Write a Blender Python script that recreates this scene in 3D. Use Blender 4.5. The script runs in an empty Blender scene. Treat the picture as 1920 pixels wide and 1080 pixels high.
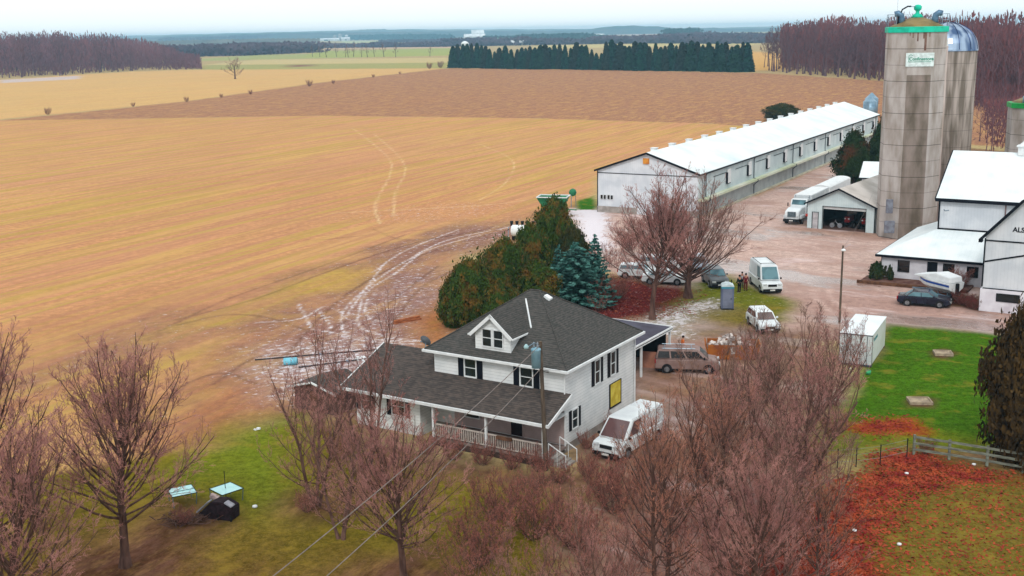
import bpy, bmesh, math, random
import numpy as np
from mathutils import Matrix, Vector
R=math.radians
random.seed(7); np.random.seed(7)
scn=bpy.context.scene
COL=scn.collection
# ---------------------------------------------------------------- camera
F=2150.;HY=59.;H=26.;ROLL=R(1.1)
PITCH=math.atan((540-HY)/F)
CPI,SPI,CRO,SRO=math.cos(PITCH),math.sin(PITCH),math.cos(ROLL),math.sin(ROLL)
cam=bpy.data.cameras.new("camera"); camo=bpy.data.objects.new("camera",cam); COL.objects.link(camo)
cam.sensor_width=36; cam.lens=F/1920*36; cam.clip_start=.5; cam.clip_end=40000
fw=Vector((0,CPI,-SPI)); up0=Vector((0,SPI,CPI)); rt0=Vector((1,0,0))
rt=rt0*CRO-up0*SRO; up=rt0*SRO+up0*CRO
camo.matrix_world=Matrix(((rt.x,up.x,-fw.x,0),(rt.y,up.y,-fw.y,0),(rt.z,up.z,-fw.z,H),(0,0,0,1)))
scn.camera=camo
# ---------------------------------------------------------------- sky and light
w=bpy.data.worlds.new("World"); scn.world=w; w.use_nodes=True
nt=w.node_tree; nt.nodes.clear()
sky=nt.nodes.new('ShaderNodeTexSky'); sky.sky_type='NISHITA'; sky.sun_disc=False
SUN_EL,SUN_AZ=R(43),R(186)
sky.sun_elevation=SUN_EL; sky.sun_rotation=SUN_AZ; sky.air_density=1.0; sky.dust_density=4.0; sky.ozone_density=1.0
hs=nt.nodes.new('ShaderNodeHueSaturation'); hs.inputs['Saturation'].default_value=.22
mx=nt.nodes.new('ShaderNodeMix'); mx.data_type='RGBA'; mx.inputs[0].default_value=.78
mx.inputs[7].default_value=(12.0,12.6,12.7,1)      # the even overcast layer
bg=nt.nodes.new('ShaderNodeBackground'); bg.inputs['Strength'].default_value=.1
wo=nt.nodes.new('ShaderNodeOutputWorld')
nt.links.new(sky.outputs[0],hs.inputs['Color']); nt.links.new(hs.outputs[0],mx.inputs[6])
nt.links.new(mx.outputs[2],bg.inputs[0]); nt.links.new(bg.outputs[0],wo.inputs[0])
sl=bpy.data.lights.new("sun",'SUN'); sl.energy=1.05; sl.angle=R(10); sl.color=(1,.96,.9)
so=bpy.data.objects.new("sun",sl); COL.objects.link(so)
so.rotation_euler=(R(90)-SUN_EL,0,math.pi-SUN_AZ)
vs=scn.view_settings; vs.view_transform='Standard'; vs.look='None'; vs.exposure=.22; vs.gamma=1; vs.use_curve_mapping=False
scn.cycles.max_bounces=5; scn.cycles.volume_bounces=0; scn.cycles.diffuse_bounces=2

# ---------------------------------------------------------------- pixel of the photograph -> point in the world
def ray(x,y):
    cx=(x-960)/F; cy=-(y-540)/F
    cx,cy=cx*CRO+cy*SRO,-cx*SRO+cy*CRO
    return cx,CPI+cy*SPI,-SPI+cy*CPI
def P(x,y,z=0.):
    d=ray(x,y);t=(z-H)/d[2];return Vector((d[0]*t,d[1]*t,z))
def above(x0,y0,y1,z0=0.):
    g=P(x0,y0,z0);d=math.hypot(g[0],g[1]);r=ray(x0,y1);return H+r[2]*d/math.hypot(r[0],r[1])
def PD(x,y,D):
    r=ray(x,y);t=D/math.hypot(r[0],r[1]);return Vector((r[0]*t,r[1]*t,H+r[2]*t))

# ---------------------------------------------------------------- materials
def s2l(c,k=.82):
    o=[]
    for v in c[:3]:
        v/=255.; v=v/12.92 if v<.04045 else ((v+.055)/1.055)**2.4
        o.append(min(v*k,.95))
    return (*o,1)
MATS={}
def M(name,c,c2=None,scale=4.,rough=.8,metal=0.,bump=0.,bscale=None,detail=4,stretch=(1,1,1),lo=.38,hi=.62,coat=0.,spec=.12,trans=None):
    if name in MATS: return MATS[name]
    m=bpy.data.materials.new(name); m.use_nodes=True; t=m.node_tree; b=t.nodes['Principled BSDF']
    b.inputs['Roughness'].default_value=rough; b.inputs['Metallic'].default_value=metal
    b.inputs['Specular IOR Level'].default_value=spec
    if coat: b.inputs['Coat Weight'].default_value=coat
    a=s2l(c)
    if c2 is None: c2=tuple(max(0,v*.86) for v in c)
    tc=t.nodes.new('ShaderNodeTexCoord'); mp=t.nodes.new('ShaderNodeMapping'); mp.inputs['Scale'].default_value=stretch
    n=t.nodes.new('ShaderNodeTexNoise'); n.inputs['Scale'].default_value=scale; n.inputs['Detail'].default_value=detail
    r=t.nodes.new('ShaderNodeMapRange'); r.inputs['From Min'].default_value=lo; r.inputs['From Max'].default_value=hi
    x=t.nodes.new('ShaderNodeMix'); x.data_type='RGBA'; x.inputs[6].default_value=a; x.inputs[7].default_value=s2l(c2)
    L=t.links.new
    L(tc.outputs['Object'],mp.inputs[0]); L(mp.outputs[0],n.inputs[0]); L(n.outputs[0],r.inputs[0]); L(r.outputs[0],x.inputs[0]); L(x.outputs[2],b.inputs['Base Color'])
    if bump:
        n2=t.nodes.new('ShaderNodeTexNoise'); n2.inputs['Scale'].default_value=bscale or scale*4; n2.inputs['Detail'].default_value=3
        bp=t.nodes.new('ShaderNodeBump'); bp.inputs['Strength'].default_value=bump; bp.inputs['Distance'].default_value=.05
        L(mp.outputs[0],n2.inputs[0]); L(n2.outputs[0],bp.inputs['Height']); L(bp.outputs[0],b.inputs['Normal'])
    MATS[name]=m; return m
def lines(m,axis,period,depth=.35,width=.12,dark=.8,k=1.):
    """adds regular joints (siding, ribs, shingle courses) along an object axis: darker joint line and a bump"""
    t=m.node_tree; b=t.nodes['Principled BSDF']; L=t.links.new
    tc=t.nodes.new('ShaderNodeTexCoord'); sx=t.nodes.new('ShaderNodeSeparateXYZ'); L(tc.outputs['Object'],sx.inputs[0])
    src=sx.outputs[axis]
    dv=t.nodes.new('ShaderNodeMath'); dv.operation='DIVIDE'; dv.inputs[1].default_value=period; L(src,dv.inputs[0])
    fr=t.nodes.new('ShaderNodeMath'); fr.operation='FRACT'; L(dv.outputs[0],fr.inputs[0])
    lt=t.nodes.new('ShaderNodeMath'); lt.operation='LESS_THAN'; lt.inputs[1].default_value=width; L(fr.outputs[0],lt.inputs[0])
    src_l=b.inputs['Base Color'].links[0].from_socket
    mu=t.nodes.new('ShaderNodeMix'); mu.data_type='RGBA'; mu.blend_type='MULTIPLY'; L(lt.outputs[0],mu.inputs[0]); L(src_l,mu.inputs[6])
    mu.inputs[7].default_value=(dark,dark,dark,1); L(mu.outputs[2],b.inputs['Base Color'])
    if depth:
        bp=t.nodes.new('ShaderNodeBump'); bp.inputs['Strength'].default_value=depth; bp.inputs['Distance'].default_value=.03
        L(fr.outputs[0],bp.inputs['Height'])
        if b.inputs['Normal'].links: L(b.inputs['Normal'].links[0].from_socket,bp.inputs['Normal'])
        L(bp.outputs[0],b.inputs['Normal'])
    return m
def glassy(name,c,rough=.12): return M(name,c,tuple(v*.7 for v in c),2,rough,0,spec=.7)

# ---------------------------------------------------------------- mesh helpers
class MB:
    def __init__(s): s.v=[];s.f=[];s.m=[]
    def add(s,vs,fs,m=0):
        o=len(s.v); s.v+=[tuple(a) for a in vs]; s.f+=[tuple(i+o for i in f) for f in fs]; s.m+=[m]*len(fs); return s
    def box(s,x0,x1,y0,y1,z0,z1,m=0):
        return s.add([(x0,y0,z0),(x1,y0,z0),(x1,y1,z0),(x0,y1,z0),(x0,y0,z1),(x1,y0,z1),(x1,y1,z1),(x0,y1,z1)],
            [(0,3,2,1),(4,5,6,7),(0,1,5,4),(1,2,6,5),(2,3,7,6),(3,0,4,7)],m)
    def obox(s,c,d,rz=0,rx=0,ry=0,m=0):
        Mx=Matrix.Rotation(rz,3,'Z')@Matrix.Rotation(ry,3,'Y')@Matrix.Rotation(rx,3,'X')
        vs=[]
        for z in(-.5,.5):
            for x,y in((-.5,-.5),(.5,-.5),(.5,.5),(-.5,.5)): vs.append(tuple(Vector(c)+Mx@Vector((x*d[0],y*d[1],z*d[2]))))
        return s.add(vs,[(0,3,2,1),(4,5,6,7),(0,1,5,4),(1,2,6,5),(2,3,7,6),(3,0,4,7)],m)
    def prism(s,poly,axis,a,b,m=0):
        """poly: 2d points, extruded along axis between a and b; for y the poly is (x,z), for x it is (y,z), for z (x,y)"""
        n=len(poly)
        def q(p,t): return (p[0],t,p[1]) if axis=='y' else ((t,p[0],p[1]) if axis=='x' else (p[0],p[1],t))
        vs=[q(p,a) for p in poly]+[q(p,b) for p in poly]
        fs=[tuple(range(n))[::-1],tuple(range(n,2*n))]+[(i,(i+1)%n,n+(i+1)%n,n+i) for i in range(n)]
        return s.add(vs,fs,m)
    def slab(s,pts,t,m=0):
        """planar polygon pts thickened by t against its upward normal"""
        p=[Vector(a) for a in pts]; nn=(p[1]-p[0]).cross(p[2]-p[0]).normalized()
        if nn.z<0: nn=-nn
        n=len(p); vs=[tuple(a) for a in p]+[tuple(a-nn*t) for a in p]
        return s.add(vs,[tuple(range(n)),tuple(range(n,2*n))[::-1]]+[(i,(i+1)%n,n+(i+1)%n,n+i) for i in range(n)],m)
    def tube(s,pts,r,n=8,m=0,r2=None,cap=True):
        pts=[Vector(p) for p in pts]; K=len(pts); vs=[]
        for i,p in enumerate(pts):
            d=(pts[min(i+1,K-1)]-pts[max(i-1,0)]).normalized()
            a=d.orthogonal() if i==0 else (pa-d*pa.dot(d))
            a.normalize(); pa=a; b=d.cross(a); rr=r if r2 is None else r+(r2-r)*i/(K-1)
            vs+=[tuple(p+(a*math.cos(2*math.pi*j/n)+b*math.sin(2*math.pi*j/n))*rr) for j in range(n)]
        fs=[(i*n+j,i*n+(j+1)%n,(i+1)*n+(j+1)%n,(i+1)*n+j) for i in range(K-1) for j in range(n)]
        if cap: fs+=[tuple(range(n))[::-1],tuple(range((K-1)*n,K*n))]
        return s.add(vs,fs,m)
    def lathe(s,prof,n=24,c=(0,0,0),m=0,rot=0.,a0=0,sx=1.,sy=1.):
        vs=[];K=len(prof)
        for r,z in prof: vs+=[(c[0]+sx*r*math.cos(rot+2*math.pi*j/n),c[1]+sy*r*math.sin(rot+2*math.pi*j/n),c[2]+z) for j in range(n)]
        fs=[(i*n+j,i*n+(j+1)%n,(i+1)*n+(j+1)%n,(i+1)*n+j) for i in range(K-1) for j in range(n)]
        fs+=[tuple(range(n))[::-1],tuple(range((K-1)*n,K*n))]
        return s.add(vs,fs,m)
    def disc(s,c,ax,r,t,n=16,m=0):
        a=Vector(ax).normalized(); return s.tube([Vector(c)-a*t/2,Vector(c)+a*t/2],r,n,m)
    def build(s,name,mats,parent=None,smooth=False,bevel=0.,seg=2):
        me=bpy.data.meshes.new(name); me.from_pydata(s.v,[],s.f)
        if not isinstance(mats,(list,tuple)): mats=[mats]
        for a in mats: me.materials.append(a)
        me.polygons.foreach_set('material_index',s.m)
        bm=bmesh.new(); bm.from_mesh(me); bmesh.ops.recalc_face_normals(bm,faces=bm.faces)
        if bevel:
            bmesh.ops.remove_doubles(bm,verts=bm.verts,dist=1e-5)
            bmesh.ops.bevel(bm,geom=[e for e in bm.edges if e.is_manifold and e.calc_face_angle(0)>.5],offset=bevel,segments=seg,affect='EDGES',clamp_overlap=True)
        bm.to_mesh(me); bm.free()
        if smooth: me.polygons.foreach_set('use_smooth',[True]*len(me.polygons))
        o=bpy.data.objects.new(name,me); COL.objects.link(o)
        if parent is not None: o.parent=parent
        return o
def tag(o,label=None,cat=None,group=None,kind=None):
    if label: o['label']=label
    if cat: o['category']=cat
    if group: o['group']=group
    if kind: o['kind']=kind
    return o
def thing(name,label,cat,loc,rz=0.,group=None):
    o=bpy.data.objects.new(name,None); COL.objects.link(o); o.location=loc; o.rotation_euler=(0,0,rz); o.empty_display_size=.3
    return tag(o,label,cat,group)
def dup(root,loc=None,rz=None,label=None,group=None,scale=None):
    r=root.copy(); COL.objects.link(r)
    if loc is not None: r.location=loc
    if rz is not None: r.rotation_euler=(0,0,rz)
    if scale is not None: r.scale=scale if hasattr(scale,'__len__') else (scale,)*3
    if label: r['label']=label
    if group: r['group']=group
    for ch in list(root.children):
        c=ch.copy(); COL.objects.link(c); c.parent=r
        for g in list(ch.children):
            d=g.copy(); COL.objects.link(d); d.parent=c
    return r
def np_mesh(name,V,Fq,mat,parent=None,smooth=False,uvs=None,mi=None):
    me=bpy.data.meshes.new(name); V=np.asarray(V,np.float32); Fq=np.asarray(Fq,np.int32); k=Fq.shape[1]
    me.vertices.add(len(V)); me.vertices.foreach_set('co',V.ravel())
    me.loops.add(Fq.size); me.loops.foreach_set('vertex_index',Fq.ravel())
    me.polygons.add(len(Fq)); me.polygons.foreach_set('loop_start',np.arange(0,Fq.size,k,dtype=np.int32))
    if not isinstance(mat,(list,tuple)): mat=[mat]
    for a in mat: me.materials.append(a)
    if mi is not None: me.polygons.foreach_set('material_index',np.asarray(mi,np.int32))
    if smooth: me.polygons.foreach_set('use_smooth',np.ones(len(Fq),bool))
    me.update(calc_edges=True)
    o=bpy.data.objects.new(name,me); COL.objects.link(o)
    if parent is not None: o.parent=parent
    return o

# ---------------------------------------------------------------- ground: one sheet, zoned from the photograph's outlines
def poly(pts):
    out=[]
    for x,y in pts:
        g=P(x,max(y,HY+8-(x-960)*.0192)); out.append((g.x,g.y))
    return np.array(out)
def inside(poly,X,Y):
    n=len(poly); ins=np.zeros(X.shape,bool); j=n-1
    for i in range(n):
        xi,yi=poly[i]; xj,yj=poly[j]
        c=((yi>Y)!=(yj>Y))&(X<(xj-xi)*(Y-yi)/(yj-yi+1e-12)+xi); ins^=c; j=i
    return ins
def pdist(pl,X,Y,closed=True):
    d=np.full(X.shape,1e9); n=len(pl)
    for i in range(n if closed else n-1):
        a=pl[i]; b=pl[(i+1)%n]; ab=b-a; L2=(ab**2).sum()+1e-9
        t=np.clip(((X-a[0])*ab[0]+(Y-a[1])*ab[1])/L2,0,1)
        d=np.minimum(d,np.hypot(X-a[0]-t*ab[0],Y-a[1]-t*ab[1]))
    return d
def vnoise(X,Y,s,seed=0):
    """smooth value noise in numpy"""
    rs=np.random.RandomState(seed); T=rs.rand(256,256); x=X/s; y=Y/s; xi=np.floor(x).astype(int); yi=np.floor(y).astype(int)
    fx=x-xi; fy=y-yi; fx=fx*fx*(3-2*fx); fy=fy*fy*(3-2*fy); g=lambda a,b:T[a%256,b%256]
    return (g(xi,yi)*(1-fx)+g(xi+1,yi)*fx)*(1-fy)+(g(xi,yi+1)*(1-fx)+g(xi+1,yi+1)*fx)*fy
ys=[-80.]
while ys[-1]<13500:
    y=ys[-1]; ys.append(y+(6 if y<40 else max(.26,1.35e-5*y*y)))
ys=np.array(ys); us=np.linspace(-1,1,560); us=us*(.42+.58*us**2)
Yg=np.repeat(ys[:,None],len(us),1); Xg=us[None,:]*(62+.72*np.maximum(Yg,0))
X=Xg.ravel(); Y=Yg.ravel(); N=len(X)
base=np.zeros((N,3)); base[:]=s2l((196,176,128))[:3]
m1=np.zeros((N,3)); m2=np.zeros((N,3))     # m1: stubble rows, snow, gravel   m2: red leaves, grass, brown clods
wob=(vnoise(X,Y,7,1)-.5)*1.6+(vnoise(X,Y,2.2,2)-.5)*.9
def zone(pts,col,soft=1.,masks=(),world=False,amp=1.,k=1.):
    pl=np.array(pts,float) if world else poly(pts)
    bb=pl.min(0)-soft*3-5,pl.max(0)+soft*3+5
    sel=np.where((X>bb[0][0])&(X<bb[1][0])&(Y>bb[0][1])&(Y<bb[1][1]))[0]
    if len(sel)==0: return
    x,y=X[sel],Y[sel]; sd=pdist(pl,x,y)*np.where(inside(pl,x,y),1,-1)+wob[sel]*amp
    a=np.clip(sd/soft*.5+.5,0,1)*k
    if col is not None: base[sel]=base[sel]*(1-a[:,None])+np.array(s2l(col)[:3])*a[:,None]
    m1[sel]*=(1-a[:,None]); m2[sel]*=(1-a[:,None])
    for arr,ch,v in masks: arr[sel,ch]=arr[sel,ch]*1.0+a*v
def smooth(pl,k=6):
    if len(pl)<3: return pl
    q=np.concatenate([[2*pl[0]-pl[1]],pl,[2*pl[-1]-pl[-2]]]); out=[]
    for i in range(1,len(q)-2):
        for t in np.arange(k)/k: out.append(.5*((2*q[i])+(q[i+1]-q[i-1])*t+(2*q[i-1]-5*q[i]+4*q[i+1]-q[i+2])*t*t+(3*q[i]-q[i-1]-3*q[i+1]+q[i+2])*t**3))
    return np.array(out+[pl[-1]])
def track(pts,width,snow=1.,col=None):
    pl=smooth(poly(pts)); sel=np.where((X>pl[:,0].min()-3)&(X<pl[:,0].max()+3)&(Y>pl[:,1].min()-3)&(Y<pl[:,1].max()+3))[0]
    d=pdist(pl,X[sel],Y[sel],False)+(vnoise(X[sel],Y[sel],.8,5)-.5)*width*.3
    a=np.clip((width-d)/width*1.4,0,1)
    if col is not None: base[sel]=base[sel]*(1-a[:,None]*.7)+np.array(s2l(col)[:3])*a[:,None]*.7
    m1[sel,1]=np.maximum(m1[sel,1],a*snow)
# far farmland
B0=66
zone([(-400,230),(2400,230),(2400,62),(-400,100)],(196,172,128),6,[(m2,1,.5)])
for pts,c in [([(300,116),(850,104),(850,96),(480,103)],(176,178,118)),
    ([(370,131),(850,128),(850,117),(380,122)],(176,172,112)),
    ([(380,122),(850,117),(850,108),(480,112)],(212,192,140)),
    ([(560,108),(850,104),(850,90),(600,96)],(176,182,106)),
    ([(600,92),(850,90),(850,84),(600,88)],(216,184,160)),
    ([(520,98),(620,92),(620,84),(560,88)],(222,190,168)),
    ([(640,80),(850,78),(850,75),(640,77)],(200,206,160)),
    ([(1000,92),(1420,84),(1420,78),(1000,86)],(214,196,138)),
    ([(1120,66),(1260,63),(1240,60),(1110,62)],(232,196,186)),
    ([(1400,132),(1480,132),(1470,100),(1400,96)],(226,178,110)),
    ([(540,126),(590,124),(585,121),(545,122)],(150,110,96))]: zone(pts,c,8,[(m2,1,.3)],amp=3)
# the three big fields
zone([(-500,205),(-200,226),(0,224),(350,190),(600,155),(840,128),(370,131),(250,134),(120,142),(0,150),(-500,150)],(226,186,128),2,[(m1,0,.35)],amp=2)
zone([(0,150),(150,142),(150,148),(0,156)],(214,196,190),1.5,amp=1)
zone([(-500,235),(0,226),(350,190),(600,155),(840,128),(1110,131),(1420,137),(1660,152),(1830,158),(2300,200),(2300,300),(1655,262),(1400,236),(1330,232),(1000,222),(600,217),(300,222)],(184,138,108),1.5,[(m2,2,1.)],amp=2)
zone([(-600,245),(0,226),(300,222),(600,217),(1000,222),(1330,232),(1500,245),(1113,330),(1113,372),(1050,395),(990,410),(880,430),(860,480),(840,600),(700,640),(520,760),(400,850),(0,980),(-700,1250)],(216,164,118),1.2,[(m1,0,1.)],amp=1.2)
zone([(-300,480),(300,330),(700,300),(1000,330),(980,420),(700,470),(430,600),(150,760),(-300,900)],(206,148,108),14,[(m1,0,1.)],amp=4,k=.6)
# land right of the field, behind and round the farm yard
zone([(1655,262),(2400,330),(2400,1400),(1560,1400),(1640,600),(1660,300)],(150,118,92),1.,[(m2,1,.5)])
# churned yard edge with thin snow
zone([(1110,388),(990,412),(900,420),(800,440),(690,490),(600,555),(470,590),(380,640),(340,740),(300,840),(380,850),(520,790),(700,810),(820,700),(850,620),(850,480),(960,450),(1110,420)],(152,112,98),5,[(m1,1,.27),(m2,2,.7)],amp=3.2)
zone([(700,520),(620,580),(480,660),(460,740),(560,740),(700,690),(800,650),(840,610),(840,500)],(162,128,120),4,[(m1,1,.30),(m2,2,.7)],amp=3)
zone([(300,840),(360,740),(520,640),(560,660),(480,760),(400,840)],(186,120,70),4,[(m2,2,.8)],amp=3,k=.8)
zone([(770,600),(850,560),(850,640),(800,650)],(190,118,60),2,[(m2,1,.6)],k=.8)
zone([(700,395),(860,370),(960,385),(930,410),(740,420),(620,410)],(206,150,110),5,[(m1,1,.26)],amp=3,k=.8)
zone([(480,640),(700,640),(760,660),(700,700),(600,730),(520,740),(450,700)],(170,146,142),3,[(m1,1,.46),(m2,2,.3)],amp=3)
zone([(0,640),(300,560),(560,520),(540,600),(430,650),(330,760),(200,800),(0,860),(-300,900),(-300,720)],(180,126,90),9,[(m1,0,.8),(m2,2,.4),(m1,1,.05)],amp=5,k=.7)
zone([(870,420),(700,462),(560,520),(330,600),(150,660),(-50,700),(-50,740),(200,700),(430,640),(600,580),(700,530),(860,470)],(154,116,102),4,[(m2,2,.5),(m1,1,.22)],amp=5,k=.75)
zone([(720,490),(600,520),(430,575),(300,640),(420,610),(600,555),(700,515)],(206,170,84),2,[(m1,0,.8)],amp=3,k=.75)
zone([(420,620),(280,680),(150,740),(60,800),(200,760),(380,680)],(204,166,84),3,[(m1,0,.8)],amp=4,k=.6)
# lawns left and in front of the house
zone([(-900,1150),(-300,950),(0,900),(180,870),(300,845),(400,845),(470,800),(560,780),(660,800),(800,860),(1010,900),(1150,900),(1300,1000),(1600,1500),(-900,1500)],(126,112,36),1.4,[(m2,1,1.)],amp=1.6)
zone([(390,850),(480,795),(540,790),(560,860),(540,960),(470,950),(420,890)],(112,138,34),3,[(m2,1,1.)],amp=2,k=.85)
zone([(-100,1010),(300,1000),(560,1030),(900,1050),(900,1300),(-100,1300)],(116,84,44),4,[(m2,1,1.),(m2,2,.3)],amp=3,k=.75)
for c,r in (((235,1060),3.2),((590,945),2.6),((760,1085),3.2),((365,975),2.)):
    g=P(*c); zone([(g.x+r*math.cos(a),g.y+r*math.sin(a)) for a in np.linspace(0,6.1,12)],(92,58,48),1.5,[(m2,2,.7)],world=True,k=.8)
zone([(640,800),(800,845),(1010,885),(1120,880),(1160,800),(1200,860),(1150,930),(1000,925),(800,885),(650,850)],(98,70,56),1.2,[(m2,2,.5),(m2,1,.3)],amp=1)
# gravel yard and lane
zone([(1095,388),(1300,402),(1440,352),(1540,302),(1622,252),(1680,262),(1900,330),(1900,470),(1845,588),(1965,600),(2100,625),(2100,655),(1890,628),(1660,606),(1580,640),(1300,640),(1190,760),(1100,790),(1090,620),(1300,560),(1190,520),(1100,480)],(214,186,176),1.,[(m1,2,1.)],amp=1.2)
zone([(1440,560),(1640,530),(1840,585),(1965,604),(2100,628),(2100,655),(1890,628),(1660,606),(1560,606)],(184,150,140),2.5,[(m1,2,1.)],amp=1,k=.9)
zone([(1460,430),(1660,450),(1660,400),(1500,420)],(180,142,122),1.5,[(m1,2,1.)],k=.8)
# brown drive behind the trees
zone([(1190,640),(1340,600),(1560,620),(1590,760),(1560,900),(1500,1300),(1100,1300),(1100,900),(1070,850),(1180,760)],(140,108,92),2.5,[(m1,2,.6),(m2,2,.3)],amp=2)
zone([(1100,1010),(1290,870),(1380,900),(1330,1200),(1130,1200)],(168,128,116),3,[(m1,2,.8)],amp=2)
# small lawn by the portable toilet, leaf litter under the two big trees, snow dusting
zone([(1050,520),(1180,520),(1310,545),(1300,590),(1230,600),(1100,610),(1060,590)],(104,44,42),1.6,[(m2,0,.2),(m1,1,.14)],amp=1.6)
zone([(1300,530),(1370,515),(1480,560),(1460,620),(1330,600),(1240,570),(1290,555)],(116,122,40),1.2,[(m2,1,1.),(m1,1,.12)])
zone([(1235,575),(1330,565),(1350,590),(1310,640),(1200,640),(1180,605)],(158,148,128),1.8,[(m1,1,.52),(m2,1,.5)],amp=2)
zone([(1080,392),(1135,392),(1140,470),(1090,450)],(226,206,206),1.5,[(m1,1,.9)],amp=1)
zone([(1300,590),(1440,575),(1450,610),(1330,625)],(134,112,52),1.5,[(m2,1,.8)],k=.7)
# bright lawn right, garden beds, leaf litter in the paddock
zone([(1668,608),(1890,630),(2100,655),(2100,860),(1900,845),(1710,830),(1600,835),(1555,790),(1600,700),(1640,655)],(72,114,20),.9,[(m2,1,1.)],amp=1.)
zone([(1555,790),(1700,800),(1850,838),(1710,830),(1700,850),(1560,880),(1500,840)],(112,122,30),1.6,[(m2,1,1.),(m2,0,.1)],amp=1.6,k=.9)
zone([(1560,880),(1712,846),(1920,880),(2300,930),(2300,1500),(1380,1500),(1450,1100),(1520,960)],(122,106,44),1.5,[(m2,1,1.),(m2,0,.20)],amp=1.5)
zone([(1560,905),(1700,870),(1820,880),(1900,895),(1780,905),(1700,930),(1640,1000),(1600,1150),(1400,1300),(1440,1080),(1500,980)],(118,36,34),2.,[(m2,0,.6)],amp=2.4,k=.95)
zone([(1590,795),(1640,785),(1710,787),(1715,805),(1640,815),(1595,812)],(176,82,34),.8,[(m2,0,.6)],amp=1.2,k=.9)
zone([(1650,850),(1740,852),(1750,872),(1640,870)],(150,66,52),.8,[(m2,0,.6)],amp=1.,k=.8)
zone([(1515,738),(1580,728),(1585,750),(1530,758)],(200,186,186),.8,[(m1,1,.75)],amp=1.2)
zone([(1742,660),(1770,654),(1795,662),(1775,674),(1748,670)],(104,76,56),.4,amp=.3)
zone([(1690,752),(1722,741),(1758,748),(1752,766),(1700,764)],(104,76,56),.4,amp=.3)
zone([(1740,570),(1800,575),(1840,585),(1838,560),(1790,545),(1740,540)],(88,52,40),.6,[(m2,1,.5)],amp=.4)
zone([(1082,376),(1116,366),(1116,393),(1084,393)],(60,120,34),.6,[(m2,1,1.)],amp=.5)
zone([(1400,365),(1540,303),(1560,303),(1420,368)],(176,138,84),.8,[(m2,1,.6)],amp=.6,k=.8)
# wheel ruts holding snow
for pts in ([(960,425),(840,450),(760,490),(700,530),(650,575),(641,605),(650,628),(690,640),(790,645)],
            [(900,440),(800,470),(745,510),(690,545),(675,580),(671,600),(682,618),(730,632),(800,640)],
            [(720,495),(650,590)],[(560,570),(575,598),(586,618)],[(600,585),(616,605),(620,616)],
            [(480,605),(560,598),(600,578),(608,575)],[(690,560),(686,590),(720,605)],[(590,618),(700,636),(780,640)],
            [(860,430),(760,470),(700,510)],[(480,672),(700,660)],[(560,684),(700,672)]):
    track(pts,.24,.5,(206,186,178))
for pts in ([(712,420),(705,380),(735,310),(700,270),(660,240)],[(738,405),(742,360),(760,320),(745,290),(700,250)],
            [(900,375),(950,340),(960,300),(900,270)],[(620,400),(900,385),(1010,372)]):
    track(pts,.3,.10,(240,206,160))
for pts in ([(1440,440),(1540,500),(1560,560),(1640,600)],[(1420,430),(1500,490),(1530,560),(1600,610)],[(1500,380),(1430,430),(1400,480)],[(1475,440),(1560,480),(1650,545)],[(1440,330),(1340,420),(1360,500)]):
    track(pts,.5,.06,(226,196,186))
for pts in ([(980,425),(860,455),(740,500),(640,560),(560,640),(520,700)],[(940,430),(800,450),(640,500),(480,560),(330,600)],[(620,640),(520,600),(430,590),(330,610)],[(700,430),(760,450),(860,440),(960,420)],
            [(860,500),(790,540),(740,600),(700,650)],[(820,500),(740,560),(700,600)],[(300,620),(430,560),(600,500),(760,440)],[(480,720),(420,700),(350,720),(280,790)],[(650,600),(560,660),(480,670),(400,720)],[(600,450),(700,440),(800,430)]):
    track(pts,.30,.0,(112,80,70))
# gentle roll of the land: rises towards the horizon hills only
Z=np.zeros(N)
r=np.hypot(X,Y)
Z+=np.where(r<260,(vnoise(X,Y,1.7,8)-.5)*.03*(1-m1[:,2]),0)
dry=(Y>2500); Z+=np.where(dry,(vnoise(X,Y,1500,9)-.45)*10*np.clip((Y-2500)/3000,0,1),0)
rows,cols=Yg.shape
idx=np.arange(N).reshape(rows,cols)
Fq=np.stack([idx[:-1,:-1],idx[:-1,1:],idx[1:,1:],idx[1:,:-1]],-1).reshape(-1,4)
gm=bpy.data.materials.new('ground_material'); gm.use_nodes=True
ground=np_mesh('ground',np.stack([X,Y,Z],1),Fq,gm,smooth=True); tag(ground,kind='structure')
for nm,arr in(('zone_color',base),('mask_a',np.clip(m1,0,1)),('mask_b',np.clip(m2,0,1))):
    at=ground.data.color_attributes.new(nm,'FLOAT_COLOR','POINT'); at.data.foreach_set('color',np.concatenate([arr,np.ones((N,1))],1).astype(np.float32).ravel())
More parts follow.
